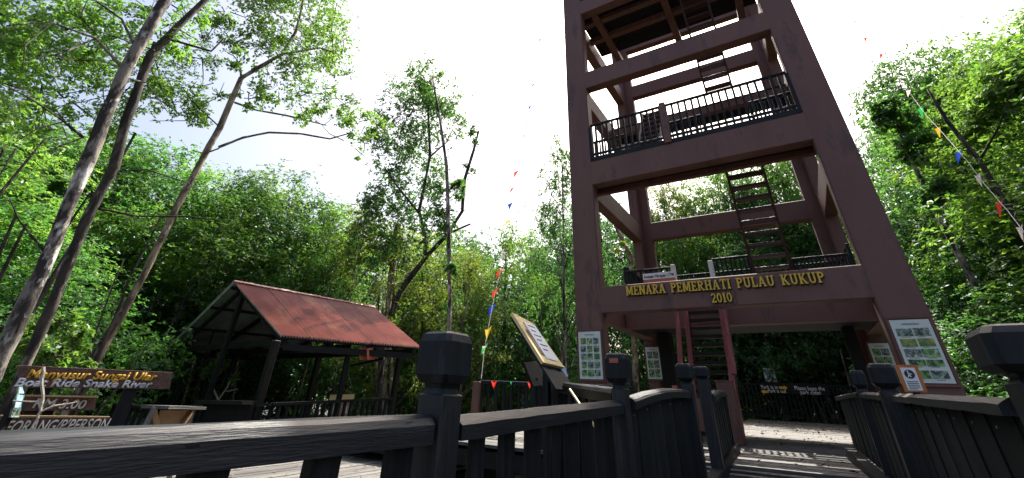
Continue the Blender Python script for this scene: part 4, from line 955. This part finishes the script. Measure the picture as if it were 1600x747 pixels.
path_tree('leaning_tree', 'stout mottled grey trunk leaning across the left edge, nearest of the left trunks',
    [[(-58,690,54),(0,560,46),(65,425,38),(135,255,30),(190,120,26),(257,0,20),(300,-90,16)], [(130,215,9),(100,190,6),(50,155,5),(0,130,3)], [(75,400,8),(30,345,5),(15,310,3)],[(195,110,10),(150,60,6),(80,35,4),(10,40,3)],[(215,80,8),(190,30,5),(120,-20,4)],[(100,190,5),(60,200,4),(20,225,2)],[(150,60,5),(90,85,4),(30,95,3)],[(80,35,4),(40,70,3),(35,110,2)],[(130,215,4),(90,230,3),(60,240,2)],[(190,120,5),(230,130,3),(262,175,2)]],
    [(30,30,55),(85,20,45),(140,45,40),(20,110,50),(75,120,40),(125,95,30),(190,40,35),(235,40,30),(60,70,40),(0,60,50),(-60,60,60),(40,180,36),(100,170,30),(-40,150,50),(160,120,26),(270,60,26),(120,0,30),(300,10,24)], 7.0, 'bark_grey', 'leaf_b', 3600, .078, dz=1.3, cdz=2.0, seed=31, rscale=1.4)
path_tree('leaning_dark_tree', 'slimmer dark rough trunk leaning beside the stout grey one at the left',
    [[(-15,690,34),(28,600,30),(80,480,27),(134,345,25),(177,264,22),(197,190,20),(236,84,17),(320,0,12),(360,-50,9)], [(150,325,6),(215,338,5),(290,338,4),(345,344,2)], [(178,268,5),(230,265,4),(290,285,2)], [(236,84,10),(240,66,4)],[(260,60,6),(330,80,4),(350,60,3)]],
    [(200,120,34),(250,120,34),(290,150,30),(320,170,24),(235,165,28),(180,170,24),(330,40,22),(350,20,18),(310,95,24),(215,85,28),(160,195,24)], 7.8, 'bark_dark', 'leaf_b', 1500, .075, rscale=1.3, dz=1.0, cdz=1.8, seed=32)
path_tree('slender_tree', 'slender pale tree with long bare side limbs, right of the two left trunks',
    [[(105,640,19),(150,565,17),(225,430,16),(268,340,15),(310,260,13),(343,200,12),(377,122,10)], [(377,122,9),(405,105,8),(440,85,6),(462,50,5),(472,10,4),(478,-30,3)], [(366,160,5),(400,172,4),(450,181,4),(510,196,2)], [(342,230,6),(380,215,5),(420,207,4),(470,209,4),(515,217,3),(547,208,2)],[(377,120,5),(375,105,4),(350,90,2)],[(440,85,5),(500,75,3),(530,85,2)],[(342,232,4),(320,240,3),(300,235,2)]],
    [(400,18,38),(450,35,45),(500,15,42),(520,60,34),(435,95,40),(480,105,34),(535,95,24),(395,70,30),(395,150,22),(440,150,28),(480,160,30),(520,165,28),(560,175,30),(590,195,22),(545,205,18),(575,225,12),(375,150,12),(350,85,20),(480,-30,50),(420,-30,40),(560,240,8),(345,150,10),(490,75,30)], 11.0, 'bark_warm', 'leaf_b', 3400, .10, rscale=1.15, dz=1.4, seed=33)
path_tree('forked_tree', 'thin crooked tree forking above the pavilion\'s right end, in front of the forest',
    [[(592,620,9),(600,520,9),(625,455,9),(665,402,8),(664,370,6),(655,330,5),(672,245,4),(668,150,3)], [(665,402,7),(700,365,6),(722,330,5),(726,280,5),(740,235,4),(748,205,3)], [(700,365,4),(735,350,3)],[(656,335,4),(620,290,3),(600,260,2)],[(672,245,3),(700,220,2)]],
    [(665,112,24),(640,138,30),(690,148,28),(618,180,26),(660,190,38),(700,200,24),(612,245,30),(650,265,36),(690,285,26),(600,290,22),(640,310,28),(748,202,11),(736,262,10),(722,300,14),(712,170,12),(590,215,16),(630,222,30),(745,222,8),(676,330,20),(600,340,30),(640,360,30),(700,345,22),(580,320,24),(660,155,26),(705,330,16),(620,400,26),(585,380,28)], 16.5, 'bark_dark', 'leaf_a', 4200, .15, rscale=1.35, dz=1.6, seed=34)
path_tree('straight_tree', 'very thin straight grey trunk rising right of the pavilion',
    [[(700,560,7),(703,470,6),(701,360,6),(698,260,5),(688,190,4),(676,120,2)], [(699,300,3),(720,280,2)]], [(702,420,12),(716,290,10)], 12.0, 'bark_grey', 'leaf_a', 120, .12, dz=.4, seed=35)
path_tree('pale_root_tree', 'pale trunk with hanging stems behind the pavilion\'s right post',
    [[(602,690,11),(600,600,10),(603,520,9),(610,440,9),(620,350,6)], [(610,640,6),(612,560,5),(600,490,4)], [(590,660,4),(588,560,4),(598,480,3)]], [(560,400,22),(590,380,24),(625,400,22),(560,360,18)], 17.5, 'bark_warm', 'leaf_d', 400, .12, dz=.6, seed=36)
path_tree('sapling', 'young bright green sapling beside the left trunks above the river ride sign',
    [[(60,640,4),(75,580,4),(90,540,3),(100,520,2)]], [(75,500,20),(100,520,26),(60,540,24),(110,550,20),(85,560,20),(40,510,20),(120,580,16),(60,580,18)], 9.5, 'bark_dark', 'leaf_b', 700, .09, dz=.3, seed=37)
path_tree('hanging_vine_tree', 'pale crooked trunk seen through the tower between its left columns',
    [[(996,640,10),(992,560,9),(990,480,9),(985,400,7),(960,350,5),(938,330,3)]], [(1000,385,14),(975,390,12)], 17, 'bark_warm', 'leaf_d', 50, .15, dz=.4, seed=38)
path_tree('right_slanting_tree', 'thin grey trunk slanting up behind the right pennants',
    [[(1555,510,11),(1500,400,9),(1462,330,7),(1420,240,5),(1400,190,3)]], [(1400,190,26),(1430,230,26),(1460,300,24),(1385,170,20)], 13, 'bark_grey', 'leaf_a', 900, .12, dz=.8, seed=39)
path_tree('right_limb_tree', 'thin bare trunk crossing behind the bunting at the right edge',
    [[(1640,430,9),(1590,350,8),(1530,250,7),(1480,190,5),(1450,140,3)], [(1530,252,4),(1560,200,3),(1590,120,3)]], [(1590,110,40),(1560,150,34),(1520,190,30)], 12, 'bark_dark', 'leaf_b', 1100, .12, dz=.9, seed=40)
path_tree('leafless_stem', 'pale bare stem with twigs showing between the pavilion posts',
    [[(352,650,4),(341,625,4),(330,600,3),(336,575,2)], [(341,625,3),(355,605,3),(362,590,2)], [(352,612,2),(372,608,2)]], [(330,580,10),(370,590,9),(345,570,10)], 15, 'twig', 'leaf_b', 90, .10, dz=.1, seed=41)

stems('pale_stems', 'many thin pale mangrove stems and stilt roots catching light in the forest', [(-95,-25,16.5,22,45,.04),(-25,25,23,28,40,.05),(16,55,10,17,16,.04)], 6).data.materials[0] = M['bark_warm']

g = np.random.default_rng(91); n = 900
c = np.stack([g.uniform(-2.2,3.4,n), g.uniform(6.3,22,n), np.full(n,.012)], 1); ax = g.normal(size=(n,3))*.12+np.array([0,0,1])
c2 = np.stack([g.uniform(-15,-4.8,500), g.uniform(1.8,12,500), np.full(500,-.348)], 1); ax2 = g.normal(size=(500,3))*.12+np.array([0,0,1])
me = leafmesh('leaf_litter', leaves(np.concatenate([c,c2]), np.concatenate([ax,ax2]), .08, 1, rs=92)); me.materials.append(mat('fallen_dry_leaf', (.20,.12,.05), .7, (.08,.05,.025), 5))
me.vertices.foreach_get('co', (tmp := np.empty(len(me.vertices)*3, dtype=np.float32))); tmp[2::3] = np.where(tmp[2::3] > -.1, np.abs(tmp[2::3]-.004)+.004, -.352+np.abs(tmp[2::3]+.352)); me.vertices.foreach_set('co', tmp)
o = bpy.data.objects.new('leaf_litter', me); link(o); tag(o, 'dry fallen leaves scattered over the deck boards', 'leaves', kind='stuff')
